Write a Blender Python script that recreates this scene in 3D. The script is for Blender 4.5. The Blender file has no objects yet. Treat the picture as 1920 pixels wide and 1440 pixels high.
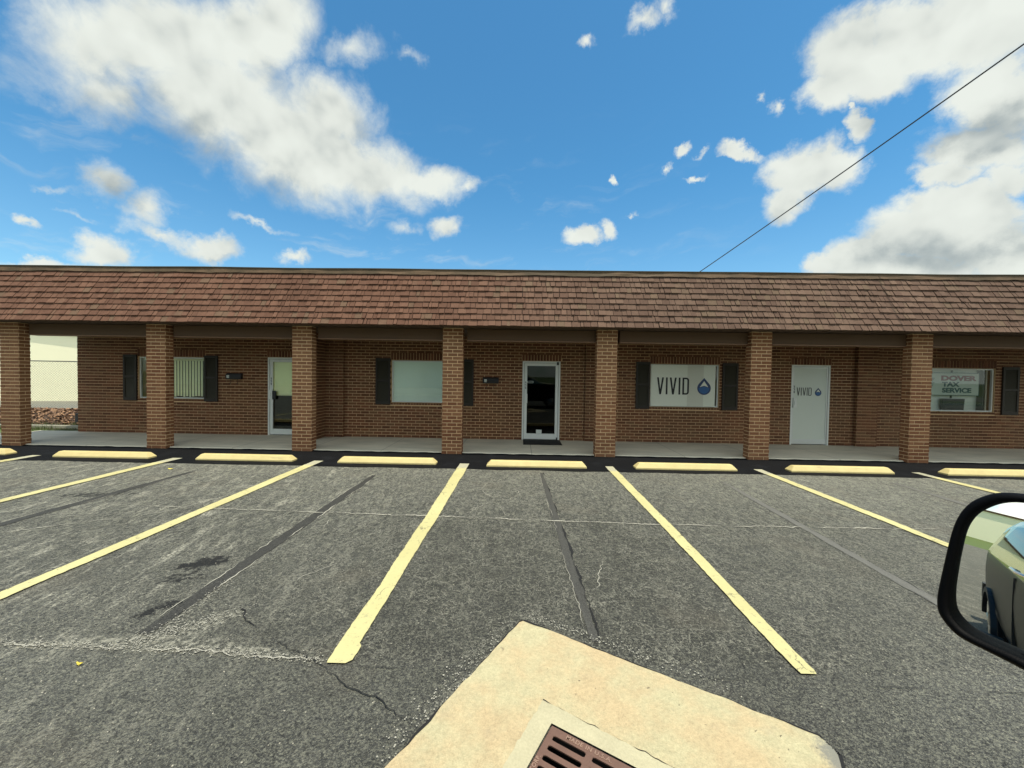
import bpy, bmesh, math, random
from mathutils import Vector, Matrix, noise
random.seed(7)
C = bpy.context.scene.collection
rad = math.radians

# ------------------------------------------------------------------ camera
H = 1.78
cam_d = bpy.data.cameras.new('camera')
cam = bpy.data.objects.new('camera', cam_d)
C.objects.link(cam)
YAW, PITCH, ROLL = rad(1.1), rad(1.33), rad(0.87)
fwd = Vector((-math.sin(YAW)*math.cos(PITCH), math.cos(YAW)*math.cos(PITCH), -math.sin(PITCH)))
rgt = Vector((math.cos(YAW), math.sin(YAW), 0))
upv = rgt.cross(fwd)
r2 = rgt*math.cos(ROLL) + upv*math.sin(ROLL)
u2 = -rgt*math.sin(ROLL) + upv*math.cos(ROLL)
cam.matrix_world = Matrix(((r2.x, u2.x, -fwd.x, 0), (r2.y, u2.y, -fwd.y, 0), (r2.z, u2.z, -fwd.z, H), (0, 0, 0, 1)))
cam_d.sensor_width = 36.0
cam_d.lens = 722.0/1920.0*36.0
cam_d.clip_start = 0.02
cam_d.clip_end = 2000
bpy.context.scene.camera = cam

# ------------------------------------------------------------------ exposure
SUN_EL, SUN_AZ = rad(76), rad(135)          # azimuth measured clockwise from +Y
sc = bpy.context.scene
sc.view_settings.view_transform = 'Standard'
sc.view_settings.look = 'None'
sc.view_settings.exposure = 0.45
sc.view_settings.gamma = 1.0
sc.view_settings.use_curve_mapping = False
sc.cycles.max_bounces = 8
sc.cycles.diffuse_bounces = 4

# ------------------------------------------------------------------ node helpers
class V:
    """a float or vector socket with arithmetic"""
    def __init__(s, t, o): s.t, s.o = t, o
    def _m(s, op, *a, clamp=False):
        n = s.t.nodes.new('ShaderNodeMath'); n.operation = op; n.use_clamp = clamp
        for i, x in enumerate((s,)+a):
            if isinstance(x, V): s.t.links.new(x.o, n.inputs[i])
            else: n.inputs[i].default_value = x
        return V(s.t, n.outputs[0])
    def __add__(s, b): return s._m('ADD', b)
    __radd__ = __add__
    def __mul__(s, b): return s._m('MULTIPLY', b)
    __rmul__ = __mul__
    def __sub__(s, b): return s._m('SUBTRACT', b)
    def __rsub__(s, b): return (s*-1.0)+b
    def __truediv__(s, b): return s._m('DIVIDE', b)
    def max(s, b): return s._m('MAXIMUM', b)
    def min(s, b): return s._m('MINIMUM', b)
    def abs(s): return s._m('ABSOLUTE')
    def sq(s): return s._m('MULTIPLY', s)
    def pow(s, b): return s._m('POWER', b)
    def clamp(s): return s._m('ADD', 0.0, clamp=True)
    def step(s, a, b):
        n = s.t.nodes.new('ShaderNodeMapRange'); n.interpolation_type = 'SMOOTHSTEP'
        s.t.links.new(s.o, n.inputs[0]); n.inputs[1].default_value = a; n.inputs[2].default_value = b
        if a > b:
            n.inputs[1].default_value = b; n.inputs[2].default_value = a
            n.inputs[3].default_value = 1.0; n.inputs[4].default_value = 0.0
        return V(s.t, n.outputs[0])

def sep(t, sock):
    n = t.nodes.new('ShaderNodeSeparateXYZ'); t.links.new(sock, n.inputs[0])
    return [V(t, n.outputs[i]) for i in range(3)]
def comb(t, x, y, z):
    n = t.nodes.new('ShaderNodeCombineXYZ')
    for i, a in enumerate((x, y, z)):
        if isinstance(a, V): t.links.new(a.o, n.inputs[i])
        else: n.inputs[i].default_value = a
    return n.outputs[0]
def nz(t, vec, scale, detail=3.0, rough=0.55, dist=0.0, color=False):
    n = t.nodes.new('ShaderNodeTexNoise'); t.links.new(vec, n.inputs['Vector'])
    n.inputs['Scale'].default_value = scale; n.inputs['Detail'].default_value = detail
    n.inputs['Roughness'].default_value = rough; n.inputs['Distortion'].default_value = dist
    return n.outputs['Color'] if color else V(t, n.outputs[0])
def vor(t, vec, scale, feature='F1', out='Distance', rnd=1.0):
    n = t.nodes.new('ShaderNodeTexVoronoi'); n.feature = feature; t.links.new(vec, n.inputs['Vector'])
    n.inputs['Scale'].default_value = scale; n.inputs['Randomness'].default_value = rnd
    return V(t, n.outputs[out]) if out == 'Distance' else n.outputs[out]
def mixc(t, f, a, b):
    n = t.nodes.new('ShaderNodeMix'); n.data_type = 'RGBA'
    if isinstance(f, V): t.links.new(f.o, n.inputs[0])
    else: n.inputs[0].default_value = f
    for k, x in ((6, a), (7, b)):
        if isinstance(x, tuple): n.inputs[k].default_value = (*x, 1) if len(x) == 3 else x
        else: t.links.new(x, n.inputs[k])
    return n.outputs[2]
def scalec(t, c, f):
    n = t.nodes.new('ShaderNodeVectorMath'); n.operation = 'SCALE'
    if isinstance(c, tuple): n.inputs[0].default_value = c[:3]
    else: t.links.new(c, n.inputs[0])
    if isinstance(f, V): t.links.new(f.o, n.inputs['Scale'])
    else: n.inputs['Scale'].default_value = f
    return n.outputs[0]
def vadd(t, a, b):
    n = t.nodes.new('ShaderNodeVectorMath'); n.operation = 'ADD'
    for i, x in enumerate((a, b)):
        if isinstance(x, tuple): n.inputs[i].default_value = x
        else: t.links.new(x, n.inputs[i])
    return n.outputs[0]
def attr(t, name):
    n = t.nodes.new('ShaderNodeAttribute'); n.attribute_name = name
    return V(t, n.outputs['Fac'])
def position(t):
    return t.nodes.new('ShaderNodeNewGeometry').outputs['Position']

MATS = {}
def mat(name, color=(.5, .5, .5), rough=0.6, metal=0.0, spec=0.5, fn=None):
    """fn(t, pos) -> dict(color=, rough=, height=, bump=, metal=)"""
    if name in MATS: return MATS[name]
    m = bpy.data.materials.new(name); m.use_nodes = True
    t = m.node_tree; p = t.nodes['Principled BSDF']
    p.inputs['Base Color'].default_value = (*color, 1)
    p.inputs['Roughness'].default_value = rough; p.inputs['Metallic'].default_value = metal
    p.inputs['Specular IOR Level'].default_value = spec
    if fn:
        r = fn(t, position(t))
        if 'color' in r: t.links.new(r['color'], p.inputs['Base Color'])
        if 'rough' in r: t.links.new(r['rough'].o, p.inputs['Roughness'])
        if 'height' in r:
            b = t.nodes.new('ShaderNodeBump'); b.inputs['Distance'].default_value = r.get('bump', 0.005)
            b.inputs['Strength'].default_value = r.get('strength', 1.0)
            t.links.new(r['height'].o, b.inputs['Height']); t.links.new(b.outputs[0], p.inputs['Normal'])
    MATS[name] = m
    return m
def simple(name, color, rough=0.6, metal=0.0, var=0.12, scale=8.0, spec=0.5, bump=0.0008, fine=90.0):
    def fn(t, pos):
        a = nz(t, pos, scale, 5, 0.6); b = nz(t, pos, fine, 3, 0.6)
        f = (a-0.5)*(2*var)+(b-0.5)*var+1.0
        return dict(color=scalec(t, color, f), height=b, bump=bump, rough=(a-0.5)*0.2+rough)
    return mat(name, color, rough, metal, spec, fn)

# ------------------------------------------------------------------ world: Nishita sky with broken cloud
BLOBS = [(-0.742,0.555,0.312,0.113,0.453,1.0),(-0.652,0.507,0.275,0.164,-0.052,1.0),(-0.526,0.471,0.298,0.161,-0.169,1.0),(-0.392,0.45,0.271,0.111,-0.098,1.0),(-0.255,0.442,0.172,0.062,-0.018,0.9),(-0.833,0.504,0.113,0.072,0.995,0.8),(-0.606,0.623,0.196,0.101,0.442,1.0),(-0.462,0.532,0.168,0.117,0.01,1.0),(-0.821,0.451,0.124,0.081,0.246,0.7),(-0.423,0.654,0.151,0.055,0.33,0.62),(-0.296,0.665,0.072,0.025,-0.023,0.45),(-0.149,0.443,0.064,0.036,0.085,0.6),(-0.202,0.353,0.068,0.042,0.112,0.8),(-0.299,0.342,0.069,0.031,0.129,0.5),(-0.825,0.322,0.064,0.054,-0.134,0.75),(-0.773,0.294,0.066,0.06,0.736,0.75),(-0.835,0.209,0.06,0.048,0.237,1.0),(-0.683,0.247,0.079,0.039,0.156,0.95),(-0.762,0.249,0.096,0.029,-0.265,0.7),(-0.547,0.248,0.053,0.023,0.189,0.7),(-0.923,0.229,0.032,0.017,-0.076,0.8),(-0.596,0.302,0.084,0.016,-0.082,0.55),(-0.907,0.168,0.084,0.017,0.233,0.8),(-0.878,0.296,0.068,0.015,0.059,0.45),(-0.854,0.262,0.054,0.01,0.01,0.35),(0.681,0.559,0.119,0.076,-0.61,1.0),(0.646,0.526,0.075,0.056,-0.277,0.9),(0.775,0.543,0.143,0.074,-0.442,1.0),(0.854,0.526,0.143,0.082,-0.838,1.0),(0.873,0.43,0.115,0.069,-0.802,1.0),(0.859,0.371,0.102,0.058,-0.603,1.0),(0.826,0.345,0.062,0.035,-0.519,0.9),(0.887,0.312,0.062,0.037,-0.57,0.9),(0.72,0.522,0.123,0.059,-0.328,1.0),(0.611,0.408,0.101,0.069,-0.206,1.0),(0.663,0.403,0.093,0.065,-0.647,1.0),(0.586,0.362,0.085,0.065,0.598,0.9),(0.51,0.46,0.071,0.022,-0.243,0.8),(0.7,0.456,0.042,0.022,-0.735,0.75),(0.684,0.483,0.016,0.011,-0.891,0.7),(0.81,0.258,0.15,0.088,-0.091,1.0),(0.73,0.236,0.115,0.069,0.206,1.0),(0.862,0.269,0.089,0.055,-0.504,1.0),(0.66,0.223,0.06,0.039,0.123,0.9),(0.88,0.208,0.089,0.068,-0.796,1.0),(0.786,0.197,0.154,0.048,-0.2,1.0),(0.821,0.302,0.097,0.045,-0.115,0.95),(0.158,0.342,0.092,0.033,0.179,0.85),(0.224,0.352,0.035,0.031,-1.212,0.7),(0.383,0.487,0.033,0.019,0.0,0.75),(0.346,0.462,0.025,0.018,0.251,0.6),(0.41,0.432,0.051,0.01,-0.042,0.6),(0.288,0.722,0.076,0.033,0.096,0.62),(0.33,0.726,0.051,0.036,-0.415,0.55),(0.145,0.698,0.036,0.017,-0.102,0.5),(0.243,0.461,0.017,0.014,-1.337,0.6),(0.283,0.378,0.023,0.013,0.159,0.5),(0.542,0.544,0.022,0.013,-0.413,0.5),(0.565,0.526,0.027,0.022,1.441,0.55),(0.431,0.476,0.035,0.012,0.284,0.45)]
DARKS = [(-0.735,0.412,0.226,0.097,-0.133,1.0),(-0.606,0.38,0.27,0.077,-0.11,1.0),(-0.877,0.39,0.108,0.088,0.637,0.6),(-0.793,0.508,0.175,0.078,0.524,0.35),(-0.818,0.307,0.105,0.081,0.005,0.7),(0.869,0.389,0.123,0.054,-0.256,1.0),(0.818,0.402,0.08,0.041,-0.145,0.8),(0.772,0.213,0.203,0.048,-0.08,0.7),(0.596,0.34,0.119,0.046,0.055,0.5),(0.88,0.208,0.066,0.035,-0.333,0.6),(-0.461,0.375,0.269,0.048,0.098,0.5),(-0.679,0.229,0.105,0.021,0.195,0.5),(0.66,0.473,0.143,0.032,-0.058,0.2)]

W = bpy.data.worlds.new('World'); sc.world = W; W.use_nodes = True
t = W.node_tree; t.nodes.clear()
tc = t.nodes.new('ShaderNodeTexCoord').outputs['Generated']
sky = t.nodes.new('ShaderNodeTexSky'); sky.sky_type = 'NISHITA'; sky.sun_disc = False
sky.sun_elevation = SUN_EL; sky.sun_rotation = SUN_AZ
sky.air_density = 1.0; sky.dust_density = 0.3; sky.ozone_density = 2.5
x, y, z = sep(t, tc)
az = x._m('ARCTAN2', y); el = z._m('ARCSINE')
wn = nz(t, tc, 5.0, 4, 0.55, 0, color=True)
wx, wy, wz = sep(t, wn)
wn2 = nz(t, tc, 22.0, 5, 0.68, 0, color=True)
w2x, w2y, w2z = sep(t, wn2)
paz = az+(wx-0.5)*0.11+(w2x-0.5)*0.060
pel = el+(wy-0.5)*0.08+(w2y-0.5)*0.050
P = comb(t, paz, pel, 0.0)
def blobs(L, P):
    acc = None
    for (a, e, ra, re, rot, w) in L:
        m = t.nodes.new('ShaderNodeMapping'); m.vector_type = 'TEXTURE'
        m.inputs['Location'].default_value = (a, e, 0); m.inputs['Rotation'].default_value = (0, 0, rot)
        m.inputs['Scale'].default_value = (ra, re, 1)
        t.links.new(P, m.inputs[0])
        g = t.nodes.new('ShaderNodeTexGradient'); g.gradient_type = 'SPHERICAL'; t.links.new(m.outputs[0], g.inputs[0])
        v = V(t, g.outputs['Fac'])*w if w != 1.0 else V(t, g.outputs['Fac'])
        acc = v if acc is None else acc.max(v)
    return acc
U = blobs(BLOBS, P)
wisp = nz(t, comb(t, az*4.0+el*5.0+(wx-0.5)*1.2, el*19.0-az*3.0+(wy-0.5)*2.5, 0.0), 1.0, 7, 0.62).step(0.52, 0.80)*el.step(0.62, 0.30)*az.step(0.75, -0.2)*0.42
fb = nz(t, tc, 13.0, 9, 0.62, 0.35)
fbl = nz(t, vadd(t, tc, (0.014, -0.01, 0.035)), 8.0, 3, 0.5, 0.2)
fbs = nz(t, tc, 8.0, 3, 0.5, 0.2)
broad = nz(t, tc, 2.3, 5, 0.55)
behind = y.step(0.15, -0.15)
back = (broad-0.36)*3.4*behind            # unseen cloud added behind the camera as fill light
dens = U.max(back)+(fb-0.5)*0.62
soft = az.step(-0.35, 0.25)                             # the big cloud to the left has softer edges
lo = 0.17
width = 0.52-soft*0.12
cov = ((dens-lo)/width).clamp()
cov = (cov.sq()*(3.0-cov*2.0)).max(wisp)
thick = dens.step(0.3, 0.85)
Dk = blobs(DARKS, P)
relief = (fbs-fbl)*2.2
shade = (1.0-Dk.step(0.0, 0.9)*0.36+relief*0.55-thick*0.04+(broad-0.5)*0.25+(fb-0.5)*0.30)
shade = (shade+(cov-0.75).abs()*0.10).max(0.46).min(1.10)
ccol = mixc(t, shade.step(0.45, 0.95), (0.47, 0.55, 0.565), (0.94, 0.98, 0.90))
ccol = scalec(t, ccol, (shade*0.45+0.55))
# sky tint: hold the Nishita gradient, a little deeper blue
tn = t.nodes.new('ShaderNodeMix'); tn.data_type = 'RGBA'; tn.blend_type = 'MULTIPLY'; tn.inputs[0].default_value = 1.0
t.links.new(sky.outputs[0], tn.inputs[6]); t.links.new(mixc(t, el.step(0.05, 0.50), (0.74, 1.04, 1.06), (0.47, 0.99, 1.10)), tn.inputs[7])
bs = t.nodes.new('ShaderNodeBackground'); t.links.new(tn.outputs[2], bs.inputs[0]); bs.inputs[1].default_value = 0.115
bc = t.nodes.new('ShaderNodeBackground'); t.links.new(ccol, bc.inputs[0]); t.links.new((behind*0.45+0.64).o, bc.inputs[1])  # the added cloud behind the camera is brightened for more fill
ms = t.nodes.new('ShaderNodeMixShader'); t.links.new((cov*0.97).o, ms.inputs[0])
t.links.new(bs.outputs[0], ms.inputs[1]); t.links.new(bc.outputs[0], ms.inputs[2])
wo = t.nodes.new('ShaderNodeOutputWorld'); t.links.new(ms.outputs[0], wo.inputs[0])

# ------------------------------------------------------------------ sun
sd = bpy.data.lights.new('sun', 'SUN'); sd.energy = 3.6; sd.angle = rad(0.53); sd.color = (1.0, 0.93, 0.78)
so = bpy.data.objects.new('sun', sd); C.objects.link(so)
sdir = Vector((math.sin(SUN_AZ)*math.cos(SUN_EL), math.cos(SUN_AZ)*math.cos(SUN_EL), math.sin(SUN_EL)))
so.rotation_euler = sdir.to_track_quat('Z', 'Y').to_euler()
so.location = sdir*40

# ------------------------------------------------------------------ mesh helpers
class MB:
    def __init__(s): s.v = []; s.f = []; s.m = []; s.r = []
    def poly(s, pts, mi=0, r=0.5):
        k = len(s.v); s.v += [tuple(p) for p in pts]; s.f.append(tuple(range(k, k+len(pts)))); s.m.append(mi); s.r.append(r)
    def box(s, a, b, mi=0, r=0.5):
        x0, y0, z0 = a; x1, y1, z1 = b; k = len(s.v)
        s.v += [(x0,y0,z0),(x1,y0,z0),(x1,y1,z0),(x0,y1,z0),(x0,y0,z1),(x1,y0,z1),(x1,y1,z1),(x0,y1,z1)]
        for q in ((0,3,2,1),(4,5,6,7),(0,1,5,4),(1,2,6,5),(2,3,7,6),(3,0,4,7)):
            s.f.append(tuple(k+i for i in q)); s.m.append(mi); s.r.append(r)
    def prism(s, pts, vec, mi=0, r=0.5):
        """closed outline pts (3D) swept by vec"""
        k = len(s.v); n = len(pts); vec = Vector(vec)
        s.v += [tuple(Vector(p)) for p in pts]+[tuple(Vector(p)+vec) for p in pts]
        s.f.append(tuple(range(k, k+n))[::-1]); s.f.append(tuple(range(k+n, k+2*n)))
        s.m += [mi]*2; s.r += [r]*2
        for i in range(n):
            j = (i+1) % n
            s.f.append((k+i, k+j, k+n+j, k+n+i)); s.m.append(mi); s.r.append(r)
    def tube(s, path, rad_, n=8, mi=0, r=0.5, caps=True):
        path = [Vector(p) for p in path]; rings = []
        rr = rad_ if isinstance(rad_, (list, tuple)) else [rad_]*len(path)
        for i, p in enumerate(path):
            d = (path[min(i+1, len(path)-1)]-path[max(i-1, 0)]).normalized()
            a = d.cross(Vector((0, 0, 1)));
            if a.length < 1e-3: a = Vector((1, 0, 0))
            a.normalize(); b = d.cross(a)
            k = len(s.v)
            s.v += [tuple(p+(a*math.cos(2*math.pi*j/n)+b*math.sin(2*math.pi*j/n))*rr[i]) for j in range(n)]
            rings.append(k)
        for i in range(len(rings)-1):
            for j in range(n):
                s.f.append((rings[i]+j, rings[i]+(j+1) % n, rings[i+1]+(j+1) % n, rings[i+1]+j)); s.m.append(mi); s.r.append(r)
        if caps:
            for k in (rings[0], rings[-1]):
                s.f.append(tuple(range(k, k+n))); s.m.append(mi); s.r.append(r)
    def ribbon(s, pts, w, z, mi=0, r=0.5, jag=0.0, wj=0.0):
        """flat strip along pts (x,y) at height z"""
        pts = [Vector((p[0], p[1])) for p in pts]; k = len(s.v); N = len(pts)
        for i, p in enumerate(pts):
            d = (pts[min(i+1, N-1)]-pts[max(i-1, 0)]).normalized(); nn = Vector((-d.y, d.x))
            a = w/2*(1+random.uniform(-wj, wj))+random.uniform(-jag, jag); b = w/2*(1+random.uniform(-wj, wj))+random.uniform(-jag, jag)
            q1 = p+nn*a; q2 = p-nn*b
            s.v += [(q1.x, q1.y, z), (q2.x, q2.y, z)]
        for i in range(N-1):
            s.f.append((k+2*i, k+2*i+1, k+2*i+3, k+2*i+2)); s.m.append(mi); s.r.append(r)
    def build(s, name, mats, parent=None, smooth=False, loc=None):
        me = bpy.data.meshes.new(name); me.from_pydata(s.v, [], s.f); me.validate(clean_customdata=False)
        if not isinstance(mats, (list, tuple)): mats = [mats]
        for m in mats: me.materials.append(m)
        if len(me.polygons) == len(s.m):
            me.polygons.foreach_set('material_index', s.m)
            a = me.attributes.new('rnd', 'FLOAT', 'FACE'); a.data.foreach_set('value', s.r)
        if smooth: me.polygons.foreach_set('use_smooth', [True]*len(me.polygons))
        me.update()
        o = bpy.data.objects.new(name, me); C.objects.link(o)
        if parent:
            o.parent = parent
            w = parent; off = Vector((0, 0, 0))
            while w: off += w.location; w = w.parent
            o.location = -off if loc is None else loc
        elif loc is not None: o.location = loc
        return o
def empty(name, loc, label=None, cat=None, group=None, parent=None):
    o = bpy.data.objects.new(name, None); C.objects.link(o); o.empty_display_size = .1
    o.location = loc
    if parent:
        w = parent; off = Vector((0, 0, 0))
        while w: off += w.location; w = w.parent
        o.parent = parent; o.location = Vector(loc)-off
    if label: tag(o, label, cat, group)
    return o
def tag(o, label=None, cat=None, group=None, kind=None):
    if label: o['label'] = label
    if cat: o['category'] = cat
    if group: o['group'] = group
    if kind: o['kind'] = kind
    return o
def structure(name, mb, m, label=None):
    o = mb.build(name, m); o['kind'] = 'structure'
    if label: o['label'] = label
    return o
def copy_tree(o, loc, label=None):
    c = o.copy(); C.objects.link(c); c.location = loc
    if label: c['label'] = label
    def rec(src, dst):
        for ch in list(src.children):
            d = ch.copy(); C.objects.link(d); d.parent = dst; rec(ch, d)
    rec(o, c)
    return c
def text_mesh(name, s, size, m, origin, xdir, updir, parent=None, xs=1.0, depth=0.002, bold=0.0, align='LEFT', spacing=1.0):
    cu = bpy.data.curves.new(name, 'FONT'); cu.body = s; cu.size = size; cu.extrude = depth/2
    cu.offset = bold; cu.align_x = align; cu.space_character = spacing; cu.resolution_u = 4
    tmp = bpy.data.objects.new('tmp', cu); C.objects.link(tmp)
    me = bpy.data.meshes.new_from_object(tmp.evaluated_get(bpy.context.evaluated_depsgraph_get()))
    bpy.data.objects.remove(tmp)
    X = Vector(xdir).normalized(); U_ = Vector(updir).normalized(); N = X.cross(U_)
    O = Vector(origin)
    for v in me.vertices: v.co = O+X*(v.co.x*xs)+U_*v.co.y+N*v.co.z
    me.name = name; me.materials.clear(); me.materials.append(m)
    o = bpy.data.objects.new(name, me); C.objects.link(o)
    if parent:
        w = parent; off = Vector((0, 0, 0))
        while w: off += w.location; w = w.parent
        o.parent = parent; o.location = -off
    return o

# ------------------------------------------------------------------ materials
def f_asphalt(t, pos):
    x, y, z = sep(t, pos)
    g1 = nz(t, pos, 100, 4, 0.75)
    g2 = vor(t, pos, 135)
    vc = sep(t, vor(t, pos, 135, 'F1', 'Color'))[0]
    peb = vc.step(0.62, 0.95)*g2.step(0.55, 0.25)
    vc2 = sep(t, vor(t, pos, 88, 'F1', 'Color'))[0]
    vf = sep(t, vor(t, comb(t, x*38.0, y*17.0, 0.0), 1.0, 'F1', 'Color'))[0]
    far = y.step(2.6, 5.0)
    g3 = nz(t, pos, 42, 4, 0.68)
    big = nz(t, pos, 0.7, 5, 0.6)
    med = nz(t, pos, 3.2, 5, 0.65)
    wob = nz(t, pos, 5.0, 4, 0.6)
    near = (y+(wob-0.5)*0.25).step(2.38, 2.30)                     # older mix in front of the bay ends
    right = x.step(1.2, 6.0)
    left = x.step(-0.5, -4.5)
    # aggregate
    stones = (g1*0.70+g3*0.30).step(0.47, 0.60)
    pits = (g1*0.5+g3*0.5).step(0.47, 0.36)
    base = 0.052+near*0.018+right*0.034+left*0.012+(big-0.5)*0.05+(med-0.5)*0.05+y.step(4.0, 7.2)*0.034-((x-0.3).abs().step(2.6, 0.8))*y.step(5.5, 3.6)*0.014
    col = comb(t, base*1.02, base*1.03, base*0.95)
    stonec = comb(t, base*1.8+0.17, base*1.8+0.168, base*1.4+0.125)
    col = mixc(t, pits*0.75, col, (0.014, 0.014, 0.013))
    col = mixc(t, stones*(0.42+right*0.16+near*0.08), col, stonec)
    col = mixc(t, peb*(0.62+right*0.2+near*0.1), col, stonec)
    col = mixc(t, vc2.step(0.70, 0.98)*(0.42+right*0.25), col, stonec)
    col = mixc(t, vf.step(0.66, 0.96)*far*(0.42+left*0.15), col, stonec)
    col = mixc(t, vf.step(0.34, 0.06)*far*0.45, col, (0.022, 0.022, 0.020))
    col = mixc(t, vc2.step(0.30, 0.05)*0.5, col, (0.020, 0.020, 0.018))
    # crazing filled with pale dust
    wv = vadd(t, pos, scalec(t, nz(t, pos, 9.0, 5, 0.7, 0, color=True), 0.16))
    e1 = vor(t, wv, 8.5, 'DISTANCE_TO_EDGE'); e2 = vor(t, wv, 15.0, 'DISTANCE_TO_EDGE')
    cm = nz(t, pos, 1.7, 4, 0.6)
    w1 = e1.step(0.030, 0.004)*cm.step(0.34, 0.56)
    w2 = e2.step(0.045, 0.006)*nz(t, pos, 2.9, 4, 0.6).step(0.38, 0.60)
    craze = (w1.max(w2))*(0.80-near*0.68-right*0.60)*g3.step(0.32, 0.54)
    st = nz(t, comb(t, x*6.5+y*1.2, y*2.0, 0.0), 1.0, 9, 0.76)  # smeared whitish scale, mostly left
    w3 = st.step(0.50, 0.62)*g3.step(0.40, 0.56)*(left*1.1+0.14).min(1.0)*nz(t, pos, 1.3, 3, 0.6).step(0.33, 0.50)*(1.0-near*0.35)
    # whitish deposit near the joint at the left
    def spot(cx, cy, rx, ry, ang=0.0, rag=0.5):
        c, s = math.cos(ang), math.sin(ang)
        dx, dy = x-cx, y-cy
        u = (dx*c+dy*s)/rx; v = (dy*c-dx*s)/ry
        return (1.0-(u.sq()+v.sq()).pow(0.5)+(g3-0.5)*rag*2+(wob-0.5)*rag*2).step(0.0, 0.55)
    w4 = spot(-2.18, 2.60, 0.30, 0.11, 0.95).max(spot(-2.35, 2.43, 0.75, 0.10, 0.0)).max(spot(-2.98, 2.38, 0.38, 0.05, 0.0))
    w4 = w4.max(spot(-1.75, 2.38, 0.5, 0.07, -0.1)).max(spot(-0.93, 4.74, 0.14, 0.05))*nz(t, pos, 24, 5, 0.7).step(0.46, 0.60)*0.85
    w5 = spot(-0.35, 2.05, 0.22, 0.10, 1.0, 0.6)*stones*0.5
    dust = craze.max(w3).max(w4*0.95).max(w5).clamp()
    col = mixc(t, dust, col, (0.42, 0.405, 0.325))
    # oil stains
    sn = nz(t, pos, 11.0, 7, 0.75)
    def stain(cx, cy, rx, ry, ang, hard):
        c, s = math.cos(ang), math.sin(ang)
        dx, dy = x-cx, y-cy
        u = (dx*c+dy*s)/rx; v = (dy*c-dx*s)/ry
        raw = 1.0-(u.sq()+v.sq()).pow(0.5)
        return (raw*0.9+(sn-0.5)*3.4).step(hard, hard+0.30)*raw.step(0.0, 0.25)
    s1 = stain(-2.88, 3.47, 0.26, 0.15, 0.5, 0.12).max(stain(-2.85, 3.22, 0.34, 0.20, 0.3, 0.52)).max(stain(-2.66, 2.78, 0.26, 0.12, 0.8, 0.42))
    s1 = s1.max(stain(-5.95, 5.3, 0.85, 0.20, 0.15, 0.40)*0.8)
    col = mixc(t, s1*0.92, col, (0.010, 0.010, 0.011))
    tan = nz(t, pos, 1.1, 3, 0.5).step(0.56, 0.72)*0.20
    col = mixc(t, tan, col, (0.17, 0.145, 0.105))
    h = g1*0.5+g3*0.35-craze*0.3-g2*0.7
    return dict(color=col, height=h, bump=0.014, strength=1.0, rough=0.82-stones*0.12)
M_asphalt = mat('asphalt', rough=0.8, spec=0.35, fn=f_asphalt)

def f_seam(t, pos):
    x, y, z = sep(t, pos)
    a = nz(t, comb(t, x*40, y*1.5, 0.0), 1.0, 5, 0.6); b = nz(t, pos, 120, 3, 0.6); c = nz(t, pos, 2.0, 3, 0.5)
    v = 0.036+(a-0.5)*0.03+(b-0.5)*0.13+nz(t, pos, 100, 3, 0.75).step(0.55, 0.68)*0.055+(c-0.5)*0.02+x.step(-1.2, 0.5)*0.018+x.step(1.0, 3.2)*0.070
    return dict(color=comb(t, v*1.02, v, v*0.88), height=a*0.3+b*0.5, bump=0.004, rough=0.75+(b-0.5)*0.2)
M_seam = mat('smooth_asphalt', rough=0.8, spec=0.35, fn=f_seam)
M_crack = simple('crack_black', (0.012, 0.012, 0.012), 0.95, var=0.3)
M_efflo = simple('crack_dust', (0.36, 0.345, 0.285), 0.9, var=0.35, scale=25)
def f_seal(t, pos):
    a = nz(t, pos, 2.2, 6, 0.65); b = nz(t, pos, 70, 4, 0.6)
    v = 0.0060+a.step(0.5, 0.75)*0.007+(b-0.5)*0.004
    return dict(color=comb(t, v, v*1.08, v*1.28), height=b+a*0.5, bump=0.006, rough=0.85+(a-0.5)*0.2)
M_seal = mat('sealcoat', rough=0.85, spec=0.10, fn=f_seal)

def f_paint(t, pos):
    x, y, z = sep(t, pos)
    g = nz(t, pos, 95, 4, 0.7); g3 = nz(t, pos, 38, 4, 0.65); m = nz(t, pos, 4.0, 4, 0.6); big = nz(t, pos, 1.1, 3, 0.5)
    wear = (g*0.5+g3*0.5).step(0.44, 0.33)*0.55
    wv = vadd(t, pos, scalec(t, nz(t, pos, 8.0, 5, 0.7, 0, color=True), 0.16))
    cr = vor(t, wv, 5.0, 'DISTANCE_TO_EDGE').step(0.030, 0.006)*m.step(0.52, 0.62)
    c = mixc(t, big.step(0.3, 0.7), (0.50, 0.455, 0.21), (0.56, 0.515, 0.25))
    c = mixc(t, wear*0.85, c, (0.26, 0.24, 0.13))
    c = mixc(t, (nz(t, pos, 22, 6, 0.78).step(0.56, 0.66))*0.6, c, (0.22, 0.21, 0.14))
    c = mixc(t, cr*0.8, c, (0.07, 0.065, 0.05))
    c = mixc(t, y.step(7.12, 7.30)*0.65, c, (0.33, 0.33, 0.29))       # tar-dulled tips on the new seal
    return dict(color=c, height=g*0.6+g3*0.5, bump=0.006, strength=0.8, rough=0.7+(g-0.5)*0.2)
M_paint = mat('line_paint', rough=0.7, fn=f_paint)
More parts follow.
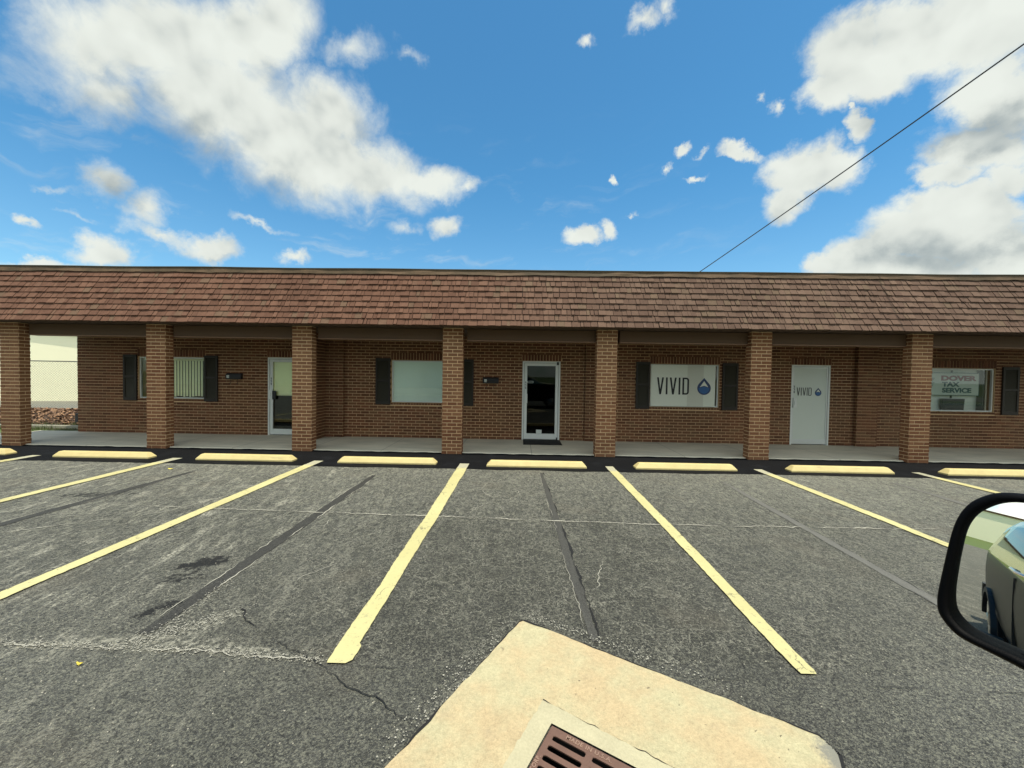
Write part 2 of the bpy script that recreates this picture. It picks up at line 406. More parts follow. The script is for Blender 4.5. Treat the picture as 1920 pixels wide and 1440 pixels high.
def f_stop(t, pos):
    a = nz(t, pos, 5, 5, 0.6); b = nz(t, pos, 60, 4, 0.6)
    x, y, z = sep(t, pos)
    c = mixc(t, a.step(0.3, 0.75), (0.62, 0.52, 0.235), (0.55, 0.45, 0.20))
    c = mixc(t, (nz(t, pos, 14, 6, 0.7).step(0.66, 0.72))*0.7, c, (0.30, 0.22, 0.12))
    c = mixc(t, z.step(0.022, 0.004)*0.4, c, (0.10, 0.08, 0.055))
    sc2 = nz(t, comb(t, x*2.2, y*9.0, z*26.0), 1.0, 7, 0.72).step(0.58, 0.72)
    c = mixc(t, sc2*0.55, c, (0.27, 0.22, 0.13))
    return dict(color=c, height=b+a, bump=0.003, rough=0.6+(b-0.5)*0.2)
M_stop = mat('painted_concrete', rough=0.6, fn=f_stop)
def f_apron(t, pos):
    a = nz(t, pos, 3.0, 6, 0.6); b = nz(t, pos, 55, 5, 0.7); c_ = nz(t, pos, 150, 3, 0.6)
    c = mixc(t, a.step(0.36, 0.66), (0.49, 0.385, 0.225), (0.47, 0.425, 0.26))
    a2 = nz(t, pos, 9.0, 6, 0.7)
    c = scalec(t, c, (b-0.5)*0.7+(c_-0.5)*0.6+(a2-0.5)*0.35+0.97)
    gx, gy, gz = sep(t, pos)
    gr = (((gx-1.60).sq()+(gy-1.80).sq()).pow(0.5)+(b-0.5)*0.12+(a-0.5)*0.2).step(0.19, 0.12)
    c = mixc(t, gr*0.9, c, (0.20, 0.20, 0.175))
    ed = nz(t, pos, 5.0, 6, 0.7).step(0.56, 0.70)*0.30
    c = mixc(t, ed, c, (0.34, 0.29, 0.20))
    pit = nz(t, pos, 32, 3, 0.5).step(0.70, 0.73)*nz(t, pos, 2.5, 3, 0.5).step(0.50, 0.62)
    c = mixc(t, pit*0.7, c, (0.12, 0.10, 0.07))
    return dict(color=c, height=b+c_*0.5-pit, bump=0.004, rough=0.85+(a-0.5)*0.1)
M_apron = mat('apron_concrete', rough=0.85, spec=0.3, fn=f_apron)
def f_grout(t, pos):
    a = nz(t, pos, 6.0, 6, 0.6); b = nz(t, pos, 80, 5, 0.7)
    c = scalec(t, (0.46, 0.42, 0.275), (a-0.5)*0.5+(b-0.5)*0.5+1.0)
    return dict(color=c, height=b+a, bump=0.003)
M_grout = mat('grout', rough=0.85, spec=0.3, fn=f_grout)
def f_walk(t, pos):
    x, y, z = sep(t, pos)
    a = nz(t, pos, 1.1, 6, 0.62); b = nz(t, pos, 60, 4, 0.6); st = nz(t, comb(t, x*0.6, y*2.0, 0.0), 1.6, 6, 0.65)
    c = mixc(t, st.step(0.35, 0.7), (0.58, 0.53, 0.42), (0.46, 0.43, 0.345))
    c = scalec(t, c, (a-0.5)*0.4+(b-0.5)*0.16+1.0)
    c = mixc(t, (y+(a-0.5)*0.05).step(8.66, 8.60)*0.6, c, (0.62, 0.58, 0.47))  # paler front edge: sunlight on the walkway edge put into the colour
    j = (((x+100.0)/1.7)._m('FRACT')-0.5).abs().step(0.494, 0.497)
    c = mixc(t, j*0.6, c, (0.10, 0.10, 0.09))
    return dict(color=c, height=b-j, bump=0.002)
M_walk = mat('walk_concrete', rough=0.8, spec=0.3, fn=f_walk)

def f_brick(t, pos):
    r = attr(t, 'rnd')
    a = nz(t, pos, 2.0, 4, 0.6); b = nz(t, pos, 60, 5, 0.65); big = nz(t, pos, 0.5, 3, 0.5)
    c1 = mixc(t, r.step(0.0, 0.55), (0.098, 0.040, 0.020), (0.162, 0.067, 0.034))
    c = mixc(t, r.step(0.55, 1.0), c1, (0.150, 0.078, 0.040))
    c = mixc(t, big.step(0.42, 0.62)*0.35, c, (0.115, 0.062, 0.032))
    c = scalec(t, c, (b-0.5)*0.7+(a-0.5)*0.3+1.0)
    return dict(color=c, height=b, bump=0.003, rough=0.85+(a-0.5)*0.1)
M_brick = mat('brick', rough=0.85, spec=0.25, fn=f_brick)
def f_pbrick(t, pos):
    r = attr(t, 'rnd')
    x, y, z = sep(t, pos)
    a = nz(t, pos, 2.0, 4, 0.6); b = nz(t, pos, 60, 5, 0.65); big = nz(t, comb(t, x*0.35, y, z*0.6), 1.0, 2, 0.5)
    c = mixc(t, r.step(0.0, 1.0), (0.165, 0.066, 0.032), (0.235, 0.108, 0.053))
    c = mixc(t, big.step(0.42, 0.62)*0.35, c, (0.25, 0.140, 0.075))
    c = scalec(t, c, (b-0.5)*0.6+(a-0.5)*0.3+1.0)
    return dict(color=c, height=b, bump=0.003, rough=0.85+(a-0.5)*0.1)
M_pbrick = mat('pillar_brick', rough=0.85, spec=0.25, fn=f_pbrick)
def f_mortar(t, pos):
    b = nz(t, pos, 70, 4, 0.6); a = nz(t, pos, 1.2, 4, 0.6)
    c = scalec(t, (0.58, 0.39, 0.22), (b-0.5)*0.3+(a-0.5)*0.5+1.0)
    return dict(color=c, height=b, bump=0.002)
M_mortar = mat('mortar', rough=0.9, spec=0.2, fn=f_mortar)
M_pmortar = simple('pillar_mortar', (0.68, 0.49, 0.29), 0.9, var=0.15, spec=0.2)

def f_shingle(t, pos):
    r = attr(t, 'rnd'); x, y, z = sep(t, pos)
    g = nz(t, pos, 170, 3, 0.7); m = nz(t, pos, 12, 4, 0.6); big = nz(t, pos, 0.55, 4, 0.55)
    st = nz(t, comb(t, x*5.0, y, z*0.7), 1.0, 5, 0.6)
    red = mixc(t, r, (0.110, 0.055, 0.036), (0.160, 0.084, 0.056))
    brn = mixc(t, r, (0.098, 0.060, 0.044), (0.142, 0.092, 0.067))
    c = mixc(t, (x+(big-0.5)*3.0).step(-3.0, 3.5), red, brn)
    c = mixc(t, r._m('FRACT').step(0.90, 0.97)*0.6, c, (0.12, 0.085, 0.055))
    c = scalec(t, c, (g-0.5)*0.8+(m-0.5)*0.4+(big-0.5)*0.5+(st-0.5)*0.35+1.0)
    return dict(color=c, height=g+m*0.5, bump=0.003, rough=0.9+(m-0.5)*0.05)
M_shingle = mat('shingle', rough=0.9, spec=0.2, fn=f_shingle)
M_felt = simple('roof_underlay', (0.016, 0.010, 0.008), 0.95)
def f_flash(t, pos):
    a = nz(t, pos, 1.5, 5, 0.6); b = nz(t, pos, 25, 5, 0.6)
    c = mixc(t, a.step(0.35, 0.65), (0.062, 0.043, 0.022), (0.115, 0.072, 0.040))
    c = scalec(t, c, (b-0.5)*0.5+1.0)
    return dict(color=c, height=a+b*0.3, bump=0.01)
M_flash = mat('flashing', rough=0.7, spec=0.3, fn=f_flash)
M_beam = simple('brown_trim', (0.088, 0.047, 0.022), 0.75, var=0.10, scale=1.5)
M_beamlip = simple('brown_trim_lip', (0.22, 0.12, 0.065), 0.6)
M_soffit = simple('soffit', (0.085, 0.055, 0.036), 0.7)
M_white = simple('white_aluminium', (0.66, 0.68, 0.64), 0.45, var=0.06)
M_alu = simple('brushed_aluminium', (0.60, 0.62, 0.60), 0.4, metal=0.3, var=0.06)
M_black = simple('black_plastic', (0.012, 0.012, 0.013), 0.5, var=0.2)
M_shut = simple('shutter_black', (0.018, 0.013, 0.008), 0.7, var=0.2)
M_shut_in = simple('shutter_slats', (0.036, 0.032, 0.020), 0.6, var=0.15)
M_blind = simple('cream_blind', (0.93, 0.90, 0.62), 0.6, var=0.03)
M_teal = simple('window_film', (0.74, 0.78, 0.70), 0.5, var=0.08, scale=1.2)
M_film = simple('white_film', (0.66, 0.68, 0.58), 0.35, var=0.05, scale=1.0)
M_film_refl = simple('grey_reflection', (0.56, 0.56, 0.47), 0.35, var=0.04, scale=1.0)
M_doorfilm = simple('door_film', (0.58, 0.62, 0.55), 0.4, var=0.05, scale=1.0)
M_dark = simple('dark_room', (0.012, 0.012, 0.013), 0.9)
M_ink = simple('lettering_black', (0.008, 0.008, 0.010), 0.5)
M_blue = simple('drop_blue', (0.006, 0.085, 0.26), 0.4)
M_navy = simple('drop_navy', (0.006, 0.030, 0.11), 0.4)
M_teal_ink = simple('lettering_teal', (0.02, 0.075, 0.10), 0.5)
M_red_ink = simple('lettering_maroon', (0.20, 0.035, 0.055), 0.5)
M_signw = simple('sign_white', (0.58, 0.62, 0.57), 0.5, var=0.04)
M_rubber = simple('rubber', (0.008, 0.008, 0.008), 0.8)
M_iron = simple('cast_iron', (0.165, 0.092, 0.066), 0.65, metal=0.15, var=0.25, scale=12)
M_iron2 = simple('cast_iron_bars', (0.34, 0.22, 0.16), 0.55, metal=0.3, var=0.2)
M_steel = simple('galvanised', (0.10, 0.105, 0.09), 0.5, metal=0.3)
M_mesh = simple('wire_mesh', (0.10, 0.10, 0.06), 0.5, metal=0.3)
M_cream = simple('cream_stucco', (0.93, 0.90, 0.66), 0.85, var=0.03, scale=1.0)
M_grey = simple('grey_gravel', (0.17, 0.165, 0.135), 0.9, var=0.2)
M_conc = simple('old_concrete', (0.30, 0.29, 0.22), 0.9, var=0.2)
M_roofflat = simple('flat_roof', (0.45, 0.45, 0.42), 0.9)
M_grass = simple('grass', (0.085, 0.125, 0.028), 0.9, var=0.35, scale=1.5, fine=40)
M_soil = simple('soil', (0.07, 0.045, 0.028), 0.95, var=0.4)
M_leafd = mat('dry_leaf', rough=0.8, fn=lambda t, pos: dict(color=mixc(t, attr(t, 'rnd').step(0.0, 1.0), (0.06, 0.028, 0.014), (0.33, 0.19, 0.10))))
M_leafg = mat('leaf_green', rough=0.6, fn=lambda t, pos: dict(color=mixc(t, attr(t, 'rnd').step(0.0, 1.0), (0.03, 0.06, 0.012), (0.12, 0.16, 0.04))))
M_leafy = simple('yellow_leaf', (0.75, 0.62, 0.10), 0.6)
M_bark = simple('bark', (0.10, 0.075, 0.05), 0.9, var=0.3)
M_cable = simple('cable_black', (0.015, 0.017, 0.02), 0.5)

def glass(name, tint=(0.9, 0.95, 0.93), refl=1.0, ior=1.5):
    m = bpy.data.materials.new(name); m.use_nodes = True; t = m.node_tree; t.nodes.clear()
    tr = t.nodes.new('ShaderNodeBsdfTransparent'); tr.inputs[0].default_value = (*tint, 1)
    gl = t.nodes.new('ShaderNodeBsdfGlossy'); gl.inputs['Roughness'].default_value = 0.015; gl.inputs[0].default_value = (0.92, 1, 0.96, 1)
    fr = t.nodes.new('ShaderNodeFresnel'); fr.inputs[0].default_value = ior
    f = (V(t, fr.outputs[0])*refl).clamp()
    mx = t.nodes.new('ShaderNodeMixShader'); t.links.new(f.o, mx.inputs[0])
    t.links.new(tr.outputs[0], mx.inputs[1]); t.links.new(gl.outputs[0], mx.inputs[2])
    o = t.nodes.new('ShaderNodeOutputMaterial'); t.links.new(mx.outputs[0], o.inputs[0])
    return m
M_glass = glass('window_glass', (0.98, 1.0, 0.98))
M_glassdark = glass('dark_glass', (0.25, 0.28, 0.27), 0.45)
M_glassrefl = glass('reflective_door_glass', (0.92, 0.96, 0.90), 1.0, 1.7)
M_glasst = glass('tinted_glass', (0.96, 1.0, 0.97), 1.0, 1.6)

# ------------------------------------------------------------------ ground
# (built below, with the pit opening)

# car park sheet
GX, GY = 0.19, 1.92
g1v = Vector((0.868, -0.497, 0)); g2v = Vector((-0.497, -0.868, 0))
GO = Vector((GX, GY, 0))
def gp(a, b, z=0.0): return GO+g1v*a+g2v*b+Vector((0, 0, z))
GS = 0.62
# asphalt as four sheets round the grate opening (one mesh)
a = MB()
def asph(a):
    X0, X1, Y0, Y1 = -24.0, 34.0, -15.0, 10.2
    o = [(X0, Y1), (X1, Y1), (X1, Y0), (X0, Y0)]
    i = [gp(-0.0, -0.0), gp(GS, 0), gp(GS, GS), gp(0, GS)]
    for k in range(4):
        j = (k+1) % 4
        a.poly([(o[k][0], o[k][1], 0), (i[k].x, i[k].y, 0), (i[j].x, i[j].y, 0), (o[j][0], o[j][1], 0)])
asph(a)
structure('car_park_asphalt', a, M_asphalt)
g = MB(); o = [(-400, 400), (400, 400), (400, -400), (-400, -400)]; i_ = [gp(-.002, -.002), gp(GS+.002, -.002), gp(GS+.002, GS+.002), gp(-.002, GS+.002)]
for k in range(4):
    j = (k+1) % 4
    g.poly([(o[k][0], o[k][1], -.012), (i_[k].x, i_[k].y, -.012), (i_[j].x, i_[j].y, -.012), (o[j][0], o[j][1], -.012)])
structure('ground', g, M_grass)

def wob(p, q, n, amp):
    """jagged points between p and q"""
    p, q = Vector(p), Vector(q); d = (q-p); nn = Vector((-d.y, d.x)).normalized(); out = []
    for i in range(n+1):
        k = i/n
        w = noise.noise(Vector((p.x+d.x*k*3, p.y+d.y*k*3, 1.7))*2.3)*amp+random.uniform(-1, 1)*amp*0.35
        out.append(p+d*k+nn*(w if 0 < i < n else 0))
    return out
# sealcoat strip along the walkway
s = MB(); lo_ = []; hi_ = []
for i in range(0, 331):
    X = -17+i*0.1
    yy = 7.17+0.05*noise.noise(Vector((X*1.3, 0.3, 0)))+0.02*noise.noise(Vector((X*7, 5.3, 0)))+max(0, (X-2)*0.005)
    lo_.append((X, yy, 0.004)); hi_.append((X, 8.60, 0.004))
for i in range(330): s.poly([lo_[i], lo_[i+1], hi_[i+1], hi_[i]])
structure('sealcoat_strip', s, M_seal)
# black tar smear up against the walkway edge
s = MB()
for i in range(0, 330):
    X = -17+i*0.1
    h0 = 0.014+0.012*noise.noise(Vector((X*4, 0, 0))); h1 = 0.014+0.012*noise.noise(Vector(((X+0.1)*4, 0, 0)))
    s.poly([(X, 8.54, 0.006), (X+0.1, 8.54, 0.006), (X+0.1, 8.576, h1), (X, 8.576, h0)])
structure('tar_edge', s, M_seal)

# drainage apron: square concrete slab set at 30 degrees, hole for the grate
AC = Vector((0.04, 2.75, 0)); AS = 1.79
def ap(a_, b_, z=0.0): return AC+g1v*a_+g2v*b_+Vector((0, 0, z))
def edge(pts, n, amp, seed):
    out = []
    for i in range(len(pts)):
        p, q = pts[i], pts[(i+1) % len(pts)]
        d = q-p; nn = Vector((-d.y, d.x, 0)).normalized()
        for k in range(n):
            w = noise.noise(Vector((k*0.37+seed*9.1+i*31, seed, 0)))*amp+noise.noise(Vector((k*1.9+i*17, seed, 3)))*amp*0.5
            out.append(p+d*(k/n)+nn*(w if 0 < k else 0))
    return out
ro = 0.09
outer = edge([ap(0.02, 0.0), ap(AS-ro, 0), ap(AS-0.02, ro*0.8), ap(AS, AS), ap(0, AS), ap(0, 0.03)], 36, 0.011, 3)
# inner border polygon
ib = [gp(-0.10, -0.105), gp(GS+0.11, -0.085), gp(GS+0.10, GS+0.10), gp(-0.09, GS+0.1)]
inner = edge(ib, 54, 0.010, 5)
def ring(mb, A_, B_, z, mi=0):
    """A_ outer loop, B_ inner loop -> triangulated ring by bmesh"""
    bm = bmesh.new()
    va = [bm.verts.new((p.x, p.y, z)) for p in A_]; vb = [bm.verts.new((p.x, p.y, z)) for p in B_]
    ed = [bm.edges.new((va[i], va[(i+1) % len(va)])) for i in range(len(va))]+[bm.edges.new((vb[i], vb[(i+1) % len(vb)])) for i in range(len(vb))]
    bmesh.ops.triangle_fill(bm, edges=ed, use_beauty=True)
    for f in bm.faces:
        mb.poly([v.co[:] for v in (f.verts if f.normal.z >= 0 else reversed(f.verts))], mi)
    bm.free()
m_ = MB(); ring(m_, outer, inner, 0.012)
for A_ in (outer,):
    n_ = len(A_)
    for i in range(n_):
        p, q = A_[i], A_[(i+1) % n_]
        m_.poly([(p.x, p.y, 0.001), (q.x, q.y, 0.001), (q.x, q.y, 0.012), (p.x, p.y, 0.012)])
structure('concrete_apron', m_, M_apron)
m_ = MB(); hole = [gp(0, 0), gp(GS, 0), gp(GS, GS), gp(0, GS)]
ring(m_, edge(ib, 54, 0.010, 5), hole, 0.015)
structure('grout_border', m_, M_grout)
m_ = MB()
def dirty(P_, w, z, jag):
    for i in range(len(P_) if jag else len(P_)-1):
        p, q = P_[i], P_[(i+1) % len(P_)]
        d = (q-p); nn = Vector((d.y, -d.x, 0)).normalized()
        a1 = max(0.0, w*(0.4+1.3*noise.noise(Vector((i*0.23, z*100, 0))))); b1 = max(0.0, w*(0.4+1.3*noise.noise(Vector(((i+1)*0.23, z*100, 0)))))
        m_.poly([(p-nn*a1+Vector((0, 0, z)))[:], (q-nn*b1+Vector((0, 0, z)))[:], (q+nn*b1+Vector((0, 0, z)))[:], (p+nn*a1+Vector((0, 0, z)))[:]])
dirty(outer, 0.0075, 0.0135, 1); dirty(inner[:110], 0.0032, 0.0165, 0)
structure('apron_joint', m_, M_crack)

# seams and cracks
def wpath(pts, step=0.06, amp=0.012, fine=0.006, seed=0.0):
    out = []
    for i in range(len(pts)-1):
        p, q = Vector(pts[i]), Vector(pts[i+1]); n = max(1, int((q-p).length/step))
        nn = Vector((-(q-p).y, (q-p).x)).normalized()
        for k in range(n):
            c = p+(q-p)*(k/n)
            out.append(c+nn*(noise.noise(Vector((c.x*2.1, c.y*2.1, seed)))*amp*2+noise.noise(Vector((c.x*19, c.y*19, seed)))*fine*2))
    out.append(Vector(pts[-1])); return out
sm = MB(); wh = MB(); bl = MB()
def seam(xc, y0, y1, w, dark, lightL, lightR, sl=0.0):
    P_ = [(xc+sl*(y0-4), y0), (xc+sl*(y1-4), y1)]
    c = wpath(P_, 0.05, 0.006, 0.003, xc)
    n = len(c)
    k = 0
    for i in range(n-1):
        tt = i/(n-1); f = min(1, 6*tt, 6*(1-tt)); f2 = min(1, 6*(i+1)/(n-1), 6*(1-(i+1)/(n-1)))
        a1 = w/2*(0.55+0.45*f)+noise.noise(Vector((0, c[i].y*3, xc)))*0.014+noise.noise(Vector((0, c[i].y*23, xc)))*0.008; a2 = w/2*(0.55+0.45*f2)+noise.noise(Vector((0, c[i+1].y*3, xc)))*0.014+noise.noise(Vector((0, c[i+1].y*23, xc)))*0.008
        sm.poly([(c[i].x-a1, c[i].y, 0.004), (c[i].x+a1, c[i].y, 0.004), (c[i+1].x+a2, c[i+1].y, 0.004), (c[i+1].x-a2, c[i+1].y, 0.004)])
    for sgn, wl in ((-1, lightL), (1, lightR)):
        if not wl: continue
        mb_, ww = (wh, wl) if wl > 0 else (bl, -wl)
        L_ = [p+Vector((sgn*w/2, 0)) for p in wpath(P_, 0.03, 0.006, 0.009, xc+sgn)]
        for i in range(len(L_)-1):
            q = max(0, 0.35+1.5*noise.noise(Vector((L_[i].y*4, xc*3, sgn))))*ww
            if q > 0.0005: mb_.ribbon([L_[i], L_[i+1]], q, 0.0075)
seam(-2.50, 2.5, 6.6, 0.125, True, 0.010, 0.014)
seam(0.50, 2.55, 7.0, 0.085, True, 0.004, -0.024, -0.025)
seam(3.42, 2.2, 6.6, 0.10, False, -0.004, -0.005, 0.035)
seam(-5.85, 3.6, 6.6, 0.14, True, 0.006, 0.012, 0.06)
seam(6.45, 3.6, 6.8, 0.12, False, -0.004, -0.004, 0.03)
structure('asphalt_seam', sm, M_seam)
def crumbs(mb_, pts, w, n):
    pts = [Vector(p) for p in pts]
    for _ in range(n):
        k = random.uniform(0, len(pts)-1.001); i = int(k); c = pts[i].lerp(pts[i+1], k-i)
        x_, y_ = c.x+random.gauss(0, w), c.y+random.gauss(0, w*.7); s_ = random.uniform(.0015, .006); a0 = random.uniform(0, 6.3)
        mb_.poly([(x_+s_*random.uniform(.6, 1.3)*math.cos(a0+q*1.257), y_+s_*random.uniform(.6, 1.3)*math.sin(a0+q*1.257), .0092) for q in range(5)])
def line(mb_, pts, w, amp=0.014, fine=0.008, seed=0, dens=0.45):
    L_ = wpath(pts, 0.025, amp, fine, seed)
    for i in range(len(L_)-1):
        q = max(0, dens+1.6*noise.noise(Vector((L_[i].x*3, L_[i].y*3, seed+4))))*w
        if q > 0.0005: mb_.ribbon([L_[i], L_[i+1]], q, 0.0080+seed*0.0001)
line(wh, [(-4.8, 4.87), (-3.34, 4.82), (-0.93, 4.74), (1.73, 4.63), (5.2, 4.68)], 0.019, 0.012, 0.012, 1, 0.65)
line(wh, [(-4.3, 2.40), (-3.31, 2.37), (-2.79, 2.36), (-1.9, 2.35), (-1.2, 2.31)], 0.012, 0.016, 0.014, 2, 0.35)
crumbs(wh, [(-3.5, 2.38), (-2.79, 2.37), (-1.9, 2.36), (-1.2, 2.31)], 0.028, 900)
crumbs(wh, [(-2.5, 2.42), (-2.3, 2.55), (-2.05, 2.78)], 0.055, 500)
crumbs(wh, [(-2.40, 2.55), (-2.42, 3.2)], 0.03, 160)
crumbs(wh, [(-0.62, 1.7), (-0.3, 2.25), (-0.02, 2.72)], 0.05, 240)
crumbs(wh, [(0.1, 2.80), (0.6, 2.55), (1.2, 2.2)], 0.03, 200)
crumbs(wh, [(-4.6, 4.87), (-0.93, 4.74), (1.73, 4.63)], 0.02, 700)
line(bl, [(-1.05, 2.28), (-0.66, 2.26), (-0.27, 2.27)], 0.006, 0.008, 0.005, 3, 0.5)
line(bl, [(0.95, 2.27), (1.8, 2.24), (4.0, 2.2)], 0.004, 0.008, 0.005, 3, 0.5)
line(bl, [(-2.05, 2.81), (-1.92, 2.66), (-1.68, 2.53), (-1.46, 2.41), (-1.19, 2.29), (-0.95, 2.12), (-0.77, 2.05), (-0.54, 1.92)], 0.0085, 0.012, 0.012, 5, 0.55)
line(bl, [(-2.66, 2.60), (-2.55, 2.78), (-2.50, 2.95), (-2.58, 3.2)], 0.011, 0.012, 0.012, 6, 0.5)
line(wh, [(-6.1, 3.6), (-5.2, 4.2), (-4.4, 4.7), (-4.0, 5.6)], 0.012, 0.03, 0.012, 7, 0.4)
line(wh, [(-3.2, 5.9), (-2.9, 5.3), (-3.3, 4.9)], 0.008, 0.04, 0.015, 8, 0.4)
line(wh, [(-0.45, 6.5), (-0.6, 5.9), (-0.3, 5.4), (-0.75, 4.8)], 0.007, 0.04, 0.015, 9, 0.35)
line(wh, [(-0.1, 6.3), (0.05, 5.6), (-0.2, 5.1), (-0.1, 4.8)], 0.006, 0.04, 0.015, 10, 0.35)
for k in range(16):
    X = random.uniform(-7.5, 1.4); Y = random.uniform(2.6, 6.6); L = random.uniform(.25, .6); aa = random.uniform(0, 6.3)
    line(wh, [(X, Y), (X+L*math.cos(aa), Y+L*math.sin(aa))], 0.006, 0.05, 0.018, 11+k*0.1, 0.25)
structure('crack_dust', wh, M_efflo)
structure('asphalt_crack', bl, M_crack)

# parking lines
LBL = {-12.65: 'faded yellow bay line beyond the leftmost kerb stop', -9.75: 'yellow bay line just inside the left edge of the photo, only its tip in view',
 -6.85: 'yellow bay line left of the oil stain line, cut by the left edge', -3.98: 'long yellow bay line passing left of the black oil stain',
 -1.06: 'yellow bay line starting left of the glass door and ending near the apron corner', 1.79: 'yellow bay line running down from the brick pillar right of the glass door',
 4.68: 'yellow bay line running down to the black side mirror', 7.70: 'yellow bay line above the side mirror, right of the logo door'}
for X, lb in LBL.items():
    w0 = 1.0
    m_ = MB(); near_ = 2.31 if X != -1.06 else 2.285
    pl = wpath([(X-0.025, near_), (X, 5.0), (X, 7.58)], 0.03, 0.005, 0.002, X)
    k0 = len(m_.v)
    for i, p in enumerate(pl):
        wn_ = ((0.105 if X > 0 else 0.125)+(p.y-2.3)*(0.010 if X > 0 else 0.0125))/2*(1.0+0.09*noise.noise(Vector((0, p.y*1.4, X))))
        bump_ = 0.022 if (X == -1.06 and 0.02 < p.y-near_ < 0.16) else 0
        if i == 0: wn_ *= 0.9
        a1 = wn_+0.007*noise.noise(Vector((X, p.y*16, 1))); b1 = wn_+0.007*noise.noise(Vector((X, p.y*16, 5)))+bump_
        m_.v += [(p.x-a1, p.y, 0.0115), (p.x+b1, p.y, 0.0115)]
    for i in range(len(pl)-1):
        m_.f.append((k0+2*i, k0+2*i+1, k0+2*i+3, k0+2*i+2)); m_.m.append(0); m_.r.append(.5)
    o = m_.build('parking_line', M_paint)
    tag(o, lb, 'parking line', 'yellow lines marking the parking bays')

# ------------------------------------------------------------------ brick building
WY = 10.4            # wall face
PY0, PY1 = 8.50, 8.70
BX0, BX1 = -12.20, 17.0
bld = empty('brick_building', (2, 12, 0), 'long single-storey brown brick building with a red-brown shingle mansard over a pillared walkway', 'building')

def bricks(mb, u0, u1, z0, z1, frm, L, Hc, blocked=(), joint=0.0135, proud=0.007, mi=0, seed=0, depth=0.02, half0=0.0, vert=False):
    """frm(u, n, z) -> (x, y, z); bricks stand proud of n=0"""
    rs = random.Random(seed)
    def put(a, b, c, d, r):
        p = proud+rs.uniform(-.0015, .0015)
        k = [frm(a, -depth, c), frm(b, -depth, c), frm(b, -depth, d), frm(a, -depth, d), frm(a, p, c), frm(b, p, c), frm(b, p, d), frm(a, p, d)]
        mb.poly([k[4], k[5], k[6], k[7]], mi, r)
        mb.poly([k[0], k[1], k[5], k[4]], mi, r); mb.poly([k[3], k[7], k[6], k[2]], mi, r)
        mb.poly([k[0], k[4], k[7], k[3]], mi, r); mb.poly([k[1], k[2], k[6], k[5]], mi, r)
    if vert:
        n = max(1, round((u1-u0)/Hc)); w = (u1-u0)/n
        for i in range(n):
            put(u0+i*w+joint/2, u0+(i+1)*w-joint/2, z0+joint/2, z1-joint/2, rs.random()*0.55)
        return
    n = max(1, round((z1-z0)/Hc)); h = (z1-z0)/n
    for j in range(n):
        c, d = z0+j*h+joint/2, z0+(j+1)*h-joint/2; zm = (c+d)/2
        x = u0-L+(0 if j % 2 == 0 else L/2)+half0
        while x < u1:
            segs = [(max(x+joint/2, u0+0.002), min(x+L-joint/2, u1-0.002))]
            for (b0, b1, q0, q1) in blocked:
                if q0 < zm < q1:
                    ns = []
                    for (s0, s1) in segs:
                        if b1 <= s0 or b0 >= s1: ns.append((s0, s1)); continue
                        if s0 < b0: ns.append((s0, b0-0.004))
                        if s1 > b1: ns.append((b1+0.004, s1))
                    segs = ns
            for (s0, s1) in segs:
                if s1-s0 > 0.018: put(s0, s1, c, d, rs.random())
            x += L

WINS = [(-10.49, -8.63), (-3.48, -1.65), (3.51, 5.34), (10.74, 12.54)]
WZ0, WZ1 = 0.985, 2.14
DOORS = [(-6.88, -5.87), (0.08, 1.10), (7.24, 8.26)]
DZ = 2.165
front = lambda u, n, z: (u, WY-n, z)
ZW0, ZW1 = 0.03, 2.80
opens = [(a, b, WZ0, WZ1) for a, b in WINS]+[(a, b, 0, DZ) for a, b in DOORS]
heads = [(a-0.02, b+0.02, WZ1, WZ1+0.205) for a, b in WINS]+[(a-0.02, b+0.02, DZ, DZ+0.195) for a, b in DOORS]
sills = [(a-0.02, b+0.02, WZ0-0.062, WZ0) for a, b in WINS]
mb = MB()
bricks(mb, BX0, BX1, ZW0, ZW1, front, 0.232, 0.0795, blocked=opens+heads+sills, mi=0, seed=11)
for k, (a, b, c, d) in enumerate(heads): bricks(mb, a, b, c, d, front, .2, 0.079, vert=True, seed=100+k)
for k, (a, b, c, d) in enumerate(sills): bricks(mb, a, b, c, d, front, .2, 0.079, vert=True, seed=140+k, proud=0.013)
# mortar body with openings
xs = sorted(set([BX0+0.004, BX1-0.004]+[v for o_ in opens for v in o_[:2]]))
for i in range(len(xs)-1):
    a, b = xs[i], xs[i+1]; xm = (a+b)/2; zz = [(0.0, 2.95)]
    for (o0, o1, q0, q1) in opens:
        if o0 < xm < o1:
            zz = ([(0.0, q0)] if q0 > 0.02 else [])+[(q1, 2.95)]
    for (c, d) in zz: mb.box((a, WY, c), (b, WY+0.22, d), 1, 0.5)
# left gable end and right end and back
side = lambda u, n, z: (BX0-n, u, z)
bricks(mb, WY+0.0, 22.0, ZW0, 3.8, side, 0.232, 0.0795, mi=0, seed=12)
mb.box((BX0, WY+0.22, 0), (BX0+0.2, 22, 3.85), 1); mb.box((BX1-0.2, WY+0.22, 0), (BX1, 22, 3.85), 1)
mb.box((BX0+0.2, 21.8, 0), (BX1-0.2, 22, 3.85), 1)
mb.build('brick_wall', [M_brick, M_mortar], bld)

